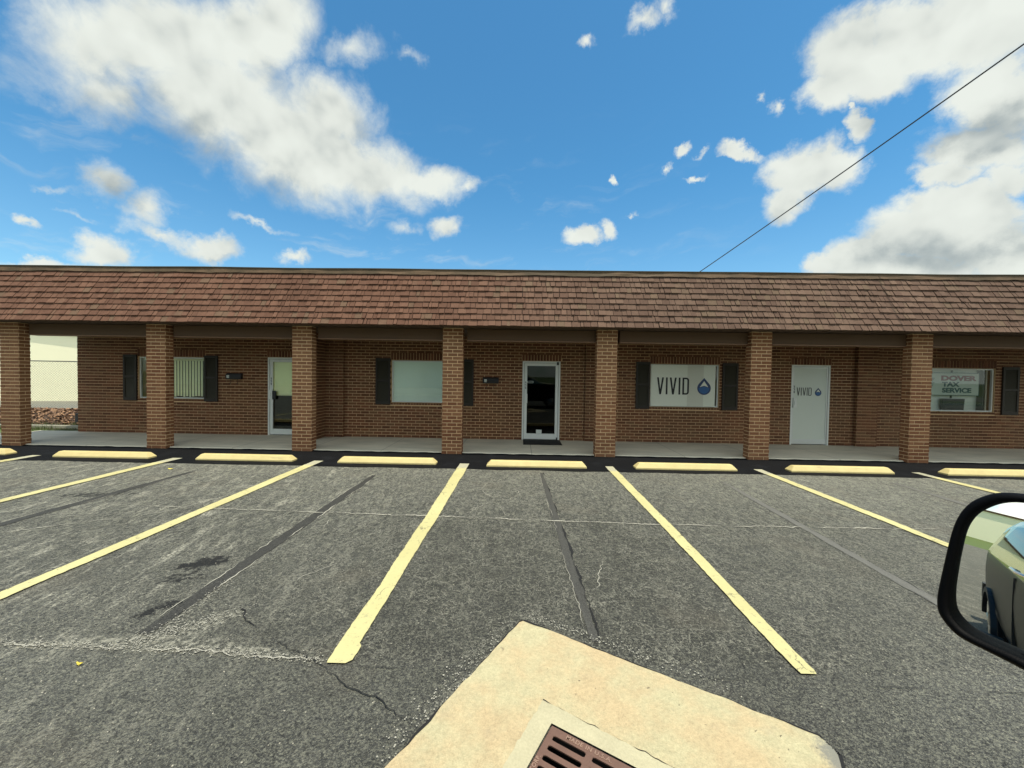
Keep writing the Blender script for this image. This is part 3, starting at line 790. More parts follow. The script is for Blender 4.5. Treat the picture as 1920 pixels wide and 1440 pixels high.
# pilasters on the wall, on the party-wall lines
for k, (a, b, yy) in enumerate([(-5.25, -4.76, 10.30), (1.77, 2.28, 10.34), (8.90, 9.43, 10.30), (-12.2, -11.9, 10.37)]):
    if k == 3: continue
    m_ = MB()
    bricks(m_, a, b, ZW0, ZW1, lambda u, n, z: (u, yy-n, z), 0.245, 0.0795, seed=30+k)
    for s_, X in ((-1, a), (1, b)):
        bricks(m_, yy, WY-0.008, ZW0, ZW1, (lambda s_, X: (lambda u, n, z: (X+s_*n, u, z)))(s_, X), 0.12, 0.0795, seed=50+k)
    m_.box((a+.003, yy+.003, 0), (b-.003, WY-0.009, 2.79), 1)
    m_.build('pilaster', [M_brick, M_mortar], bld)
# brick chase box projecting from the wall behind the third pillar
m_ = MB(); a, b, yy = -5.66, -5.245, 9.78
bricks(m_, a, b, ZW0, ZW1, lambda u, n, z: (u, yy-n, z), 0.21, 0.0795, seed=61)
bricks(m_, yy, WY-0.008, ZW0, ZW1, lambda u, n, z: (b+n, u, z), 0.22, 0.0795, seed=62)
bricks(m_, yy, WY-0.008, ZW0, ZW1, lambda u, n, z: (a-n, u, z), 0.22, 0.0795, seed=63)
m_.box((a+.003, yy+.003, 0), (b-.003, WY-0.009, 2.78), 1)
m_.build('brick_chase', [M_brick, M_mortar], bld)

# pillars
PXC = [-11.54, -8.17, -4.855, -1.485, 1.915, 5.26, 8.69, 12.1]
for k, xc in enumerate(PXC):
    m_ = MB(); a, b = xc-0.218, xc+0.218
    h0 = 0.109 if k % 2 else 0.0
    bricks(m_, a, b, 0.0, 2.79, lambda u, n, z: (u, PY0-n, z), 0.218, 0.0775, seed=200+k, half0=h0, proud=0.006, joint=0.0155)
    bricks(m_, PY0-.004, PY1+.004, 0.0, 2.79, lambda u, n, z: (b+n, u, z), 0.208, 0.0775, seed=220+k, half0=h0, proud=0.006, joint=0.0155)
    bricks(m_, PY0-.004, PY1+.004, 0.0, 2.79, lambda u, n, z: (a-n, u, z), 0.208, 0.0775, seed=240+k, half0=h0, proud=0.006, joint=0.0155)
    bricks(m_, a, b, 0.0, 2.79, lambda u, n, z: (u, PY1+n, z), 0.218, 0.0775, seed=260+k, half0=h0, proud=0.006, joint=0.0155)
    m_.box((a+.002, PY0+.002, 0), (b-.002, PY1-.002, 2.80), 1)
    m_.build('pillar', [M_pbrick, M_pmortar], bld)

# beams between pillars, with a lighter lower lip
ends = [-12.62]+PXC+[15.5]
for k in range(len(ends)-1):
    a = ends[k]+(0.30 if k > 0 else 0); b = ends[k+1]-(0.235 if k < len(ends)-2 else 0)
    m_ = MB()
    m_.box((a, 8.62, 2.545), (b, 8.80, 2.79), 0); m_.box((a+0.002, 8.605, 2.528), (b-0.002, 8.802, 2.544), 1)
    m_.build('beam', [M_beam, M_beamlip], bld)
# soffit over the walkway and under the eave
m_ = MB()
m_.box((-12.62, 8.06, 2.80), (17.0, 10.396, 2.83))
k = -12.5
while k < 16.9:
    m_.box((k, 8.07, 2.793), (k+0.012, 10.39, 2.7995)); k += 0.30
m_.build('soffit', M_soffit, bld)
# recessed lights by the first door
for X in (-6.63, -6.42):
    m_ = MB(); n = 14
    m_.tube([(X, 9.95, 2.79), (X, 9.95, 2.745)], [0.055, 0.04], 12)
    m_.build('ceiling_light', M_white, bld)

# mansard roof
EY, EZ, TY, TZ = 8.00, 2.795, 8.50, 3.965
sl = Vector((0, TY-EY, TZ-EZ)); SL = sl.length; sd_ = sl.normalized(); nn_ = Vector((0, -sd_.z, sd_.y))
RX0, RX1 = -12.66, 17.04
m_ = MB()
def rp(X, s, n): return (Vector((X, EY, EZ))+sd_*s+nn_*n)
# underlay body
m_.prism([rp(RX0, 0, 0), rp(RX0, SL, 0), (RX0, TY+0.15, TZ), (RX0, TY+0.15, 2.84), (RX0, EY+0.03, 2.84)], (RX1-RX0, 0, 0), 1)
rows = 9; ex = SL/rows
rs = random.Random(5)
for j in range(rows):
    X = RX0+rs.uniform(-.2, 0)
    while X < RX1:
        w = rs.choice([0.07, 0.09, 0.11, 0.13, 0.15, 0.18])*rs.uniform(.9, 1.1)
        x0, x1 = max(X, RX0), min(X+w, RX1)
        if x1-x0 > 0.02:
            thick = rs.choice([0.012, 0.017, 0.026]); s0 = j*ex-0.012+rs.uniform(-.004, .003)
            s1 = min((j+1)*ex+0.012, SL); g_ = rs.choice([0.005, 0.008, 0.012])
            r = rs.random(); sk = rs.uniform(-.004, .004)
            # occasional patches of darker courses around the joint lines of the roof
            if abs(x0-1.55) < 0.45 and rs.random() < 0.6: r *= 0.35
            if abs(x0+4.9) < 0.30 and rs.random() < 0.7: r *= 0.2
            p = [rp(x0+g_+sk, s0, 0.004), rp(x1-sk, s0, 0.004), rp(x1, s1, 0.0), rp(x0+g_, s1, 0.0)]
            q = [rp(x0+g_+sk, s0, 0.004+thick+.013), rp(x1-sk, s0, 0.004+thick+.013), rp(x1, s1, 0.006), rp(x0+g_, s1, 0.006)]
            m_.poly(q, 0, r); m_.poly([p[0], p[1], q[1], q[0]], 0, r); m_.poly([p[1], p[2], q[2], q[1]], 0, r); m_.poly([p[3], p[0], q[0], q[3]], 0, r)
        X += w
m_.build('mansard_roof', [M_shingle, M_felt], bld)
# rippled metal flashing along the top
m_ = MB(); N = 420; prev = None
for i in range(N+1):
    X = RX0+(RX1-RX0)*i/N
    zb = 3.955+0.018*noise.noise(Vector((X*1.1, 0, 0)))+0.012*noise.noise(Vector((X*5, 2, 0)))
    yb = 8.45+0.012*noise.noise(Vector((X*2.3, 4, 0))); ym = 8.475+0.018*noise.noise(Vector((X*1.6, 8, 0)))
    zt = 4.078+0.010*noise.noise(Vector((X*0.5, 6, 0)))
    cur = [(X, yb, zb), (X, ym, 4.02), (X, 8.485, zt-0.012), (X, 8.468, zt-0.010), (X, 8.470, zt+0.004), (X, 8.62, zt+0.004), (X, 8.66, 3.92)]
    if prev:
        for q in range(6): m_.poly([prev[q], cur[q], cur[q+1], prev[q+1]], 1 if q in (2, 3, 4) else 0)
    prev = cur
M_cap = simple('dark_edge_cap', (0.055, 0.055, 0.035), 0.6)
m_.build('flashing', [M_flash, M_cap], bld, smooth=False)
m_ = MB(); m_.box((RX0+.01, 8.64, 3.86), (RX1-.01, 22.1, 3.90)); m_.build('flat_roof', M_roofflat, bld)
m_ = MB(); m_.tube([(1.25, 8.9, 3.9), (1.25, 8.9, 4.17)], 0.022, 8); m_.tube([(1.25, 8.9, 4.14), (1.25, 8.9, 4.19)], 0.034, 8)
m_.build('vent_pipe', M_cable, bld)
# dark interior shell behind the openings
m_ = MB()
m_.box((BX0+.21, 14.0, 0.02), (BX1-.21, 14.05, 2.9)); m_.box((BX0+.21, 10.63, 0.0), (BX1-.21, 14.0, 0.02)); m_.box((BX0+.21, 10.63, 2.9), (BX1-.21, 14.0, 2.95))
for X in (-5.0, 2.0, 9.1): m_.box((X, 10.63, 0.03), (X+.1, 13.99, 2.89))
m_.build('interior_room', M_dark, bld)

# ---- windows
def frame_rect(mb, x0, x1, z0, z1, y0, y1, w, mi=0):
    mb.box((x0, y0, z0), (x0+w, y1, z1), mi); mb.box((x1-w, y0, z0), (x1, y1, z1), mi)
    mb.box((x0+w, y0, z1-w), (x1-w, y1, z1), mi); mb.box((x0+w, y0, z0), (x1-w, y1, z0+w), mi)
def window(x0, x1, label=None):
    root = empty('window', ((x0+x1)/2, WY, WZ0), parent=bld)
    if label: root['label'] = label
    m_ = MB(); frame_rect(m_, x0+.012, x1-.012, WZ0+.012, WZ1-.012, WY+0.03, WY+0.08, 0.028); m_.build('window_frame', M_white, root)
    return root
def panel(root, name, x0, x1, y, m, glassm, d=0.012):
    m_ = MB(); m_.box((x0, y, WZ0+.03), (x1, y+d, WZ1-.03)); m_.build(name, m, root)
def pane(root, x0, x1, gm, y=WY+0.05):
    m_ = MB(); m_.poly([(x0, y, WZ0+.035), (x1, y, WZ0+.035), (x1, y, WZ1-.035), (x0, y, WZ1-.035)]); m_.build('pane', gm, root)
# 1: vertical blinds, drawn back at the left
w = window(*WINS[0], 'window with cream vertical blinds'); x0, x1 = WINS[0]
m_ = MB(); X = x0+0.36; rs = random.Random(3)
while X < x1-0.05:
    an = rad(-14+rs.uniform(-9, 9)); ww = 0.074; zb = WZ0+0.05+rs.uniform(0, .03)
    dx, dy = ww/2*math.cos(an), ww/2*math.sin(an)
    m_.prism([(X-dx, WY+0.105-dy, zb), (X+dx, WY+0.105+dy, zb), (X+dx, WY+0.107+dy, zb), (X-dx, WY+0.107-dy, zb)], (0, 0, WZ1-0.04-zb))
    X += 0.083
m_.box((x0+0.03, WY+0.15, WZ1-0.10), (x1-.03, WY+0.19, WZ1-0.03))
m_.box((x0+0.40, WY+0.20, WZ0+0.03), (x1-.03, WY+0.21, WZ1-0.10), 1)
m_.build('vertical_blind', [M_blind, M_soffit], w); pane(w, x0+.04, x1-.04, M_glass)
# 2: pale film behind glass
w = window(*WINS[1], 'window with pale teal closed blind'); x0, x1 = WINS[1]
panel(w, 'blind', x0+.03, x1-.03, WY+0.085, M_teal, None); pane(w, x0+.04, x1-.04, M_glasst)
# 3: logo window
w3 = window(*WINS[2], 'window filled by a white panel with black lettering and a blue drop'); x0, x1 = WINS[2]
m_ = MB(); m_.box((x0+.022, WY+0.012, WZ0+.022), (x1-.10, WY+0.028, WZ1-.022)); m_.build('window_panel', M_film, w3)
m_ = MB(); m_.box((4.50, WY+0.0105, WZ0+.024), (4.93, WY+0.0118, WZ1-.024)); m_.build('reflection_strip', M_film_refl, w3)  # grey band: a reflection in the window painted as a strip
pane(w3, x1-.10, x1-.04, M_glasst)
# 4: tax office window
w4 = window(*WINS[3], 'window with a tax service sign behind the glass'); x0, x1 = WINS[3]
panel(w4, 'blind', x0+.03, 12.30, WY+0.20, M_teal, None)
m_ = MB(); m_.box((12.30, WY+0.06, WZ0+.03), (12.335, WY+0.22, WZ1-.03)); m_.build('mullion', M_black, w4)
m_ = MB(); m_.box((12.345, WY+0.035, WZ0+.03), (12.375, WY+0.06, WZ1-.03)); m_.build('jamb', M_conc, w4)
pane(w4, x0+.04, 12.33, M_glass)

def stroke_letters(word, x0, z0, hgt, adv, sw, y, mb):
    """narrow sans capitals V I D as thin solids"""
    X = x0; th = 0.003
    def quad(p): mb.prism([(a_, y, b_) for a_, b_ in p], (0, -th, 0))
    for ch in word:
        if ch == 'V':
            w = adv*1.42
            quad([(X, z0+hgt), (X+sw*1.05, z0+hgt), (X+w/2+sw*.42, z0), (X+w/2-sw*.5, z0)])
            quad([(X+w, z0+hgt), (X+w-sw*1.05, z0+hgt), (X+w/2-sw*.42, z0+0.0006), (X+w/2+sw*.5, z0+0.0006)])
            X += w+adv*.42
        elif ch == 'I':
            quad([(X, z0), (X+sw, z0), (X+sw, z0+hgt), (X, z0+hgt)]); X += sw+adv*.42
        elif ch == 'D':
            w = adv*1.35; r = w*0.42; out = [(X, z0)]; inn = [(X+sw, z0+sw*.9)]
            for c_, s_ in (((X+w-r, z0+r), -90), ((X+w-r, z0+hgt-r), 0)):
                for k in range(7):
                    a_ = rad(s_+90*k/6); out.append((c_[0]+r*math.cos(a_), c_[1]+r*math.sin(a_)))
                    inn.append((c_[0]+(r-sw)*math.cos(a_), c_[1]+(r-sw*.9)*math.sin(a_)))
            out.append((X, z0+hgt)); inn.append((X+sw, z0+hgt-sw*.9))
            for k in range(len(out)):
                j = (k+1) % len(out)
                mb.prism([(out[k][0], y, out[k][1]), (out[j][0], y, out[j][1]), (inn[j][0], y, inn[j][1]), (inn[k][0], y, inn[k][1])], (0, -th, 0))
            X += w+adv*.42
    return X
def drop(xc, z0, hgt, y, root):
    """water drop: white hill top inside a navy outline, blue water below"""
    R = hgt*0.395; zc = z0+R; out = []
    tipz = z0+hgt; dd = tipz-zc; ta = math.asin(R/dd)
    pts = [(xc, tipz)]
    a0 = ta
    for k in range(29):
        a_ = (math.pi/2-(math.pi/2-ta)) + 0
        ang = ta-(math.pi+2*ta)*k/28
        pts.append((xc+R*math.cos(ang), zc+R*math.sin(ang)))
    m_ = MB(); m_.prism([(p[0], y, p[1]) for p in pts], (0, -0.003, 0)); m_.build('drop_outline', M_navy, root)
    s = 0.80; y2 = y-0.0032; zt = zc+R*0.16
    # pale upper wedge
    up = [(xc, tipz-hgt*0.185), (xc+R*0.62, zt), (xc+R*0.3, zt+R*.12), (xc, zt+R*.20), (xc-R*0.3, zt+R*.12), (xc-R*0.62, zt)]
    m_ = MB(); m_.prism([(p[0], y2, p[1]) for p in up], (0, -0.001, 0)); m_.build('drop_highlight', M_film, root)
    lowp = [(xc+R*.80*math.cos(-a), zc-R*.02+R*.80*math.sin(-a)) for a in [math.pi*k/16 for k in range(17)]]+[(xc-R*.4, zt+R*.02), (xc, zt+R*.08), (xc+R*.4, zt+R*.02)]
    m_ = MB(); m_.prism([(p[0], y2, p[1]) for p in lowp], (0, -0.001, 0)); m_.build('drop_water', M_blue, root)
m_ = MB(); stroke_letters('VIVID', 3.69, 1.325, 0.455, 0.130, 0.046, WY+0.0085, m_); m_.build('lettering', M_ink, w3)
drop(4.945, 1.325, 0.455, WY+0.0085, w3)

# shutters
def shutter(x0, x1, z0=0.93, z1=2.185):
    m_ = MB(); y0, y1 = WY-0.045, WY-0.009; zm = z0+(z1-z0)*0.52
    for a, b in ((x0, x0+.05), (x1-.05, x1)): m_.box((a, y0, z0), (b, y1, z1), 0)
    for a, b in ((z0, z0+.085), (zm-.03, zm+.03), (z1-.07, z1)): m_.box((x0+.05, y0+.002, a), (x1-.05, y1, b), 0)
    for a, b in ((z0+.085, zm-.03), (zm+.03, z1-.07)):
        n = int((b-a)/0.030)
        for i in range(n):
            zz = a+(b-a)*i/n
            m_.poly([(x0+.05, y0+.008, zz), (x1-.05, y0+.008, zz), (x1-.05, y1-.008, zz+(b-a)/n), (x0+.05, y1-.008, zz+(b-a)/n)], 1)
            m_.poly([(x0+.05, y0+.008, zz), (x0+.05, y0+.013, zz-.004), (x1-.05, y0+.013, zz-.004), (x1-.05, y0+.008, zz)], 1)
        m_.box((x0+.05, y1-.006, a), (x1-.05, y1-.001, b), 0)
    m_.build('shutter', [M_shut, M_shut_in], bld)
for a, b in ((-10.88, -10.51), (-8.62, -8.25), (-3.90, -3.50), (-1.62, -1.24), (3.12, 3.49), (5.41, 5.82), (10.33, 10.71), (12.70, 13.12)): shutter(a, b)

# ---- doors
def door(x0, x1, kind):
    root = empty('door', ((x0+x1)/2, WY, 0.03), parent=bld)
    m_ = MB(); yo = WY-0.004
    fw = 0.045
    m_.box((x0+.003, yo, 0.032), (x0+fw, WY+0.10, DZ-.003)); m_.box((x1-fw, yo, 0.032), (x1-.003, WY+0.10, DZ-.003)); m_.box((x0+fw, yo, DZ-fw), (x1-fw, WY+0.10, DZ-.003))
    m_.build('door_frame', M_white, root)
    lx0, lx1, lz0, lz1 = x0+fw+.008, x1-fw-.008, 0.055, DZ-fw-.008
    ly = WY+0.012; m_ = MB(); st = 0.075 if kind != 3 else 0.03
    m_.box((lx0, ly, lz0), (lx0+st, ly+.045, lz1)); m_.box((lx1-st, ly, lz0), (lx1, ly+.045, lz1))
    m_.box((lx0+st, ly+.001, lz0), (lx1-st, ly+.044, lz0+(.15 if kind != 3 else .13))); m_.box((lx0+st, ly+.001, lz1-st), (lx1-st, ly+.044, lz1))
    m_.build('door_leaf', M_white if kind != 3 else M_alu, root)
    gz0, gz1 = lz0+(.15 if kind != 3 else .13), lz1-st
    if kind == 3:
        m_ = MB(); m_.box((lx0+st, ly+.012, gz0), (lx1-st, ly+.020, gz1)); m_.build('door_panel', M_doorfilm, root)
    else:
        m_ = MB(); m_.poly([(lx0+st, ly+.02, gz0), (lx1-st, ly+.02, gz0), (lx1-st, ly+.02, gz1), (lx0+st, ly+.02, gz1)])
        m_.build('pane', M_glassrefl if kind == 1 else M_glassdark, root)
        if kind == 1: m_ = MB(); m_.box((lx0+.04, ly+.06, 1.12), (lx1-.04, ly+.065, lz1-.06)); m_.build('door_reflection_panel', M_blind, root)  # cream panel added to imitate the pale reflection in the upper glass
    m_ = MB(); m_.box((lx0+.0, ly-.045, 1.03), (lx0+.085, ly-.001, 1.28)); m_.box((lx0+.02, ly-.06, 1.10), (lx0+.055, ly-.046, 1.20))
    m_.build('lock_plate', M_white, root)
    m_ = MB()
    if kind == 1: m_.box((lx0+.095, ly-.05, 1.02), (lx0+.18, ly-.006, 1.25))
    else: m_.box((lx0+.088, ly-.02, 1.10), (lx0+.098, ly-.002, 1.20))
    m_.build('pull_handle', M_black, root)
    # suite number digits run down the stile as small dark plates
    m_ = MB(); rs = random.Random(kind)
    for i in range(3):
        zt = 1.60-i*.072; X = lx0+.016
        m_.box((X, ly-.004, zt), (X+.034, ly-.001, zt+.010)); m_.box((X+.022, ly-.0045, zt-.045), (X+.034, ly-.0012, zt-.001))
        if i != 1: m_.box((X, ly-.0042, zt-.028), (X+.021, ly-.0011, zt-.019))
    m_.build('number', M_ink, root)
    if kind == 2:
        m_ = MB(); m_.box((x1-.10, yo-.012, DZ-.10), (x1-.045, yo-.002, DZ-.02)); m_.build('pivot', M_black, root); m_ = MB(); m_.box((x1-.09, yo-.012, 0.04), (x1-.055, yo-.002, .11)); m_.build('pivot', M_black, root)
    if kind == 2:
        m_ = MB(); frame_rect(m_, lx0+st+.006, lx0+st+.165, 1.575, 1.625, ly+.010, ly+.016, .008); m_.build('label_outline', M_signw, root)
        m_ = MB(); m_.box((0.47, ly+.008, gz0+.004), (0.62, ly+.016, gz0+.105)); m_.build('notice', M_signw, root)
    return root
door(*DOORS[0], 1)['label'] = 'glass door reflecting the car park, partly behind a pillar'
door(*DOORS[1], 2)['label'] = 'glass door with a dark room behind'
d3 = door(*DOORS[2], 3); d3['label'] = 'door covered by a pale panel with black lettering and a blue drop'
m_ = MB(); stroke_letters('VIVID', 7.405, 1.35, 0.215, 0.0605, 0.018, WY+0.022, m_); m_.build('lettering', M_ink, d3)
drop(7.97, 1.345, 0.215, WY+0.022, d3)

# ---- walkway
m_ = MB(); k0 = None; N = 330; prev = None
for i in range(N+1):
    X = -13.4+31.0*i/N
    yb = 8.585+0.006*noise.noise(Vector((X*3, 0, 0)))+0.003*noise.noise(Vector((X*15, 0, 0)))
    cur = [(X, yb, -0.01), (X, yb+.002, 0.020), (X, yb+.016, 0.030), (X, 10.50, 0.032)]
    if prev:
        for q in range(3): m_.poly([prev[q], cur[q], cur[q+1], prev[q+1]])
    prev = cur
structure('walkway', m_, M_walk)

# ------------------------------------------------------------------ things on and by the building
# mailboxes
def mailbox(loc, label):
    r = empty('mailbox', loc, label, 'mailbox', 'black mailboxes on the brick wall')
    x, y, z = loc; w = 0.205
    prof = [(0, 0), (-.085, 0), (-.095, .05), (-.07, .125), (-.02, .155), (0, .155)]
    m_ = MB(); m_.prism([(x-w, y+a, z+b) for a, b in prof], (2*w, 0, 0)); m_.build('box_body', M_black, r)
    m_ = MB(); m_.prism([(x-w-.008, y+a, z+b) for a, b in [(-.101, .055), (-.104, .05), (-.078, .131), (-.02, .163), (0.0, .163), (0.0, .157), (-.022, .157), (-.074, .126)]], (2*w+.016, 0, 0)); m_.build('lid', M_black, r)
    for s_ in (-.11, .08):
        m_ = MB(); m_.tube([(x+s_, y-.03, z), (x+s_, y-.03, z-.10), (x+s_, y-.05, z-.135), (x+s_, y-.085, z-.13), (x+s_, y-.09, z-.10)], .0065, 6); m_.build('newspaper_hook', M_black, r)
    m_ = MB(); m_.box((x-w+.035, y-.103, z+.03), (x-w+.10, y-.0965, z+.105)); pl_ = m_.build('number_plate', M_signw, r)
    m_ = MB(); m_.box((x-w+.055, y-.106, z+.082), (x-w+.085, y-.104, z+.090)); m_.box((x-w+.074, y-.1062, z+.045), (x-w+.084, y-.1042, z+.081)); m_.build('number', M_ink, r)
mailbox((-7.77, WY-.009, 1.555), 'black mailbox on the brick wall right of the cream-blind window')
mailbox((-0.77, WY-.009, 1.55), 'black mailbox on the brick wall left of the dark glass door')

m_ = MB(); m_.box((0.12, 9.66, 0.033), (1.10, 10.36, 0.048)); n_ = 23
for i in range(n_): m_.box((0.135+i*.041, 9.675, 0.0485), (0.160+i*.041, 10.345, 0.053))
o = m_.build('door_mat', M_rubber); tag(o, 'black ribbed rubber mat below the dark glass door', 'door mat')

# tax sign hung inside the window
r = empty('tax_sign', (11.5, WY+.15, 1.42), 'white framed sign reading DOVER TAX SERVICE hung inside the right-hand window', 'sign')
m_ = MB(); m_.box((10.80, WY+.10, 1.425), (12.235, WY+.115, 2.005)); m_.build('board', M_signw, r)
m_ = MB(); frame_rect(m_, 10.785, 12.25, 1.41, 2.02, WY+.096, WY+.118, .014); m_.build('sign_frame', M_teal_ink, r)
text_mesh('lettering', 'DOVER', 0.172, M_red_ink, (11.245, WY+.098, 1.815), (1, 0, 0), (0, 0, 1), r, xs=1.60, bold=0.010)
text_mesh('lettering', 'TAX', 0.165, M_teal_ink, (11.285, WY+.098, 1.655), (1, 0, 0), (0, 0, 1), r, xs=1.32, bold=0.008)
text_mesh('lettering', 'SERVICE', 0.165, M_teal_ink, (11.285, WY+.098, 1.495), (1, 0, 0), (0, 0, 1), r, xs=1.27, bold=0.008)
m_ = MB()
for i in range(6): m_.box((10.82, WY+.097, 1.86-i*.038), (11.08-(i % 3)*.02, WY+.0995, 1.872-i*.038))
m_.build('small_print', M_teal_ink, r)
m_ = MB(); m_.box((11.515, WY+.10, 2.021), (11.55, WY+.12, 2.085)); m_.build('hook', M_black, r); m_ = MB(); m_.box((11.515, WY+.10, 1.34), (11.55, WY+.12, 1.409)); m_.build('hook', M_black, r)
m_ = MB(); m_.prism([(11.30, WY+.075, 1.017), (11.84, WY+.075, 1.017), (11.865, WY+.075, 1.325), (11.285, WY+.075, 1.325)], (0, .07, 0))
m_.box((11.31, WY+.07, 1.03), (11.83, WY+.0745, 1.045))
M_box = simple('dark_green_box', (0.018, 0.026, 0.022), 0.5)
o = m_.build('display_box', M_box); tag(o, 'dark green box on the sill below the tax service sign', 'box')

# wheel stops
def kerb_stop():
    m_ = MB(); L, l2 = 0.965, 0.895; w, w2, h = 0.092, 0.048, 0.112
    b = [(-L, -w, 0), (L, -w, 0), (L, w, 0), (-L, w, 0)]; q = [(-L, -w, .028), (L, -w, .028), (L, w, .028), (-L, w, .028)]
    tt = [(-l2, -w2, h-.008), (l2, -w2, h-.008), (l2, w2, h-.008), (-l2, w2, h-.008)]
    u = [(-l2+.012, -w2+.012, h), (l2-.012, -w2+.012, h), (l2-.012, w2-.012, h), (-l2+.012, w2-.012, h)]
    for A_, B_ in ((b, q), (q, tt), (tt, u)):
        for i in range(4):
            j = (i+1) % 4; m_.poly([A_[i], A_[j], B_[j], B_[i]])
    m_.poly(u); m_.poly(b[::-1])
    return m_
SX = [(-11.345, 7.64, 'yellow kerb stop of which only the right end is in view at the left edge'), (-8.32, 7.56, 'yellow kerb stop in front of the cream-blind window, leftmost whole one'),
 (-5.42, 7.55, 'yellow kerb stop in front of the reflecting glass door'), (-2.575, 7.53, 'yellow kerb stop in front of the pale teal window'),
 (0.355, 7.47, 'yellow kerb stop in front of the dark glass door'), (3.23, 7.50, 'yellow kerb stop in front of the logo window'),
 (6.19, 7.51, 'yellow kerb stop between the logo window and the logo door'), (9.10, 7.49, 'yellow kerb stop below the tax service window, cut by the right edge')]
st0 = kerb_stop().build('kerb_stop', M_stop)
for i, (X, Y, lb) in enumerate(SX):
    o = st0 if i == 0 else copy_tree(st0, (0, 0, 0))
    o.location = (X, Y, 0.005); o.rotation_euler.z = random.uniform(-.006, .006)-.004*(i-3)*.3
    tag(o, lb, 'kerb stop', 'yellow kerb stops at the head of the bays')
    if i != 0:
        pass

# storm grate
r = empty('storm_grate', tuple(GO), 'rusty cast iron drain grate with raised lettering set in the concrete apron', 'drain grate')
m_ = MB(); zt = 0.010; th = 0.006
cell = []
S = GS-0.012; o0 = 0.006
cols = [(0.036, 0.203), (0.236, 0.403), (0.436, 0.575)]
def gbox(mb, a0, a1, b0, b1, z0, z1, mi=0):
    mb.prism([gp(a0, b0, z0), gp(a0, b1, z0), gp(a1, b1, z0), gp(a1, b0, z0)], (0, 0, z1-z0), mi)
pitch = 0.0555; slot = 0.028; nrow = 10; b00 = 0.049
rows_ = [(b00+i*pitch, b00+i*pitch+slot) for i in range(nrow)]
# full-width bars between rows, then short bridges between columns
ys_ = [o0]+[v for rr_ in rows_ for v in rr_]+[o0+S]
for i in range(0, len(ys_), 2): gbox(m_, o0, o0+S, ys_[i], ys_[i+1], zt-th, zt)
xs_ = [o0]+[v for cc in cols for v in cc]+[o0+S]
for (b0, b1) in rows_:
    for i in range(0, len(xs_), 2): gbox(m_, xs_[i], xs_[i+1], b0, b1, zt-th, zt-0.0004)
    for (c0, c1) in cols:        # rounded slot ends
        for cx_, sg in ((c0, 1), (c1, -1)):
            for q in range(3):
                rr_ = slot/2; a_ = (0.0, .35, .7)[q]; e_ = rr_*(1-math.cos(math.asin(min(1, 1-a_*.6))))
                hh = rr_*(0.30-0.09*q)
                for bb0, bb1 in ((b0, b0+hh), (b1-hh, b1)):
                    xx0, xx1 = sorted((cx_+sg*q*0.0028, cx_+sg*(q+1)*0.0028))
                    gbox(m_, xx0, xx1, bb0, bb1, zt-th, zt-.0008)
m_.build('grate_plate', M_iron, r)
X_ = g1v; U_ = -g2v
text_mesh('raised_lettering', 'MADE IN U.S.A.', 0.030, M_iron2, gp(0.092, 0.036, zt+.001), X_, U_, r, xs=1.0, depth=0.003, bold=0.0006, spacing=1.12)
text_mesh('raised_lettering', 'CORP.', 0.027, M_iron2, gp(0.029, 0.262, zt+.001), U_, -X_, r, depth=0.003, bold=0.0006, spacing=1.15)
m_ = MB()
for i in range(4):
    c_ = [gp(-.001, -.001), gp(GS+.001, -.001), gp(GS+.001, GS+.001), gp(-.001, GS+.001)]
    p, q = c_[i], c_[(i+1) % 4]
    m_.poly([(p.x, p.y, -.9), (q.x, q.y, -.9), (q.x, q.y, -.013), (p.x, p.y, -.013)])
m_.poly([(c_[i].x, c_[i].y, -.9) for i in range(4)])
structure('drain_pit', m_, M_dark)

# loose grit and chips over the worn asphalt
m_ = MB(); rs = random.Random(21)
for i in range(5200):
    Y = 1.6+abs(rs.gauss(0, 1.7)); X = rs.uniform(-1.5, 1.6)*(Y+.6)
    dx, dy = X-AC.x, Y-AC.y
    if -0.06 < dx*g1v.x+dy*g1v.y < AS+.05 and -0.06 < dx*g2v.x+dy*g2v.y < AS+.05: continue
    if noise.noise(Vector((X*.9, Y*.9, 3)))+rs.uniform(-.5, .5) < -0.05: continue
    s_ = rs.uniform(.002, .0052); a0 = rs.uniform(0, 6.3)
    b_ = [(X+s_*math.cos(a0+q*1.57)*rs.uniform(.7, 1.2), Y+s_*math.sin(a0+q*1.57)*rs.uniform(.7, 1.2), .0) for q in range(4)]
    tp = (X, Y, s_*rs.uniform(.7, 1.1)); r_ = rs.random()
    for q in range(4): m_.poly([b_[q], b_[(q+1) % 4], tp], 0, r_)
M_grit = mat('grit', rough=0.9, fn=lambda t, pos: dict(color=mixc(t, attr(t, 'rnd').step(0.0, 1.0), (0.10, 0.095, 0.08), (0.50, 0.47, 0.38))))
o = m_.build('grit', M_grit); tag(o, 'loose pale grit scattered over the worn asphalt', 'grit', kind='stuff')

# leaves on the asphalt
for i, (X, Y, s_) in enumerate([(-2.61, 2.22, .013), (-6.22, 6.74, .03)]):
    m_ = MB(); pts = []
    for k in range(9):
        a_ = 2*math.pi*k/9; rr_ = s_*(1+.35*math.cos(2*a_)+.12*math.sin(3*a_)); pts.append((X+rr_*math.cos(a_)*1.3, Y+rr_*math.sin(a_)*.8, 0.012+0.008*math.cos(a_*2)))
    m_.prism(pts, (0, 0, .0015)); o = m_.build('fallen_leaf', M_leafy)
    tag(o, ['small yellow leaf lying on the asphalt near the bottom left', 'small yellow leaf on the asphalt near the far end of a bay line'][i], 'leaf')

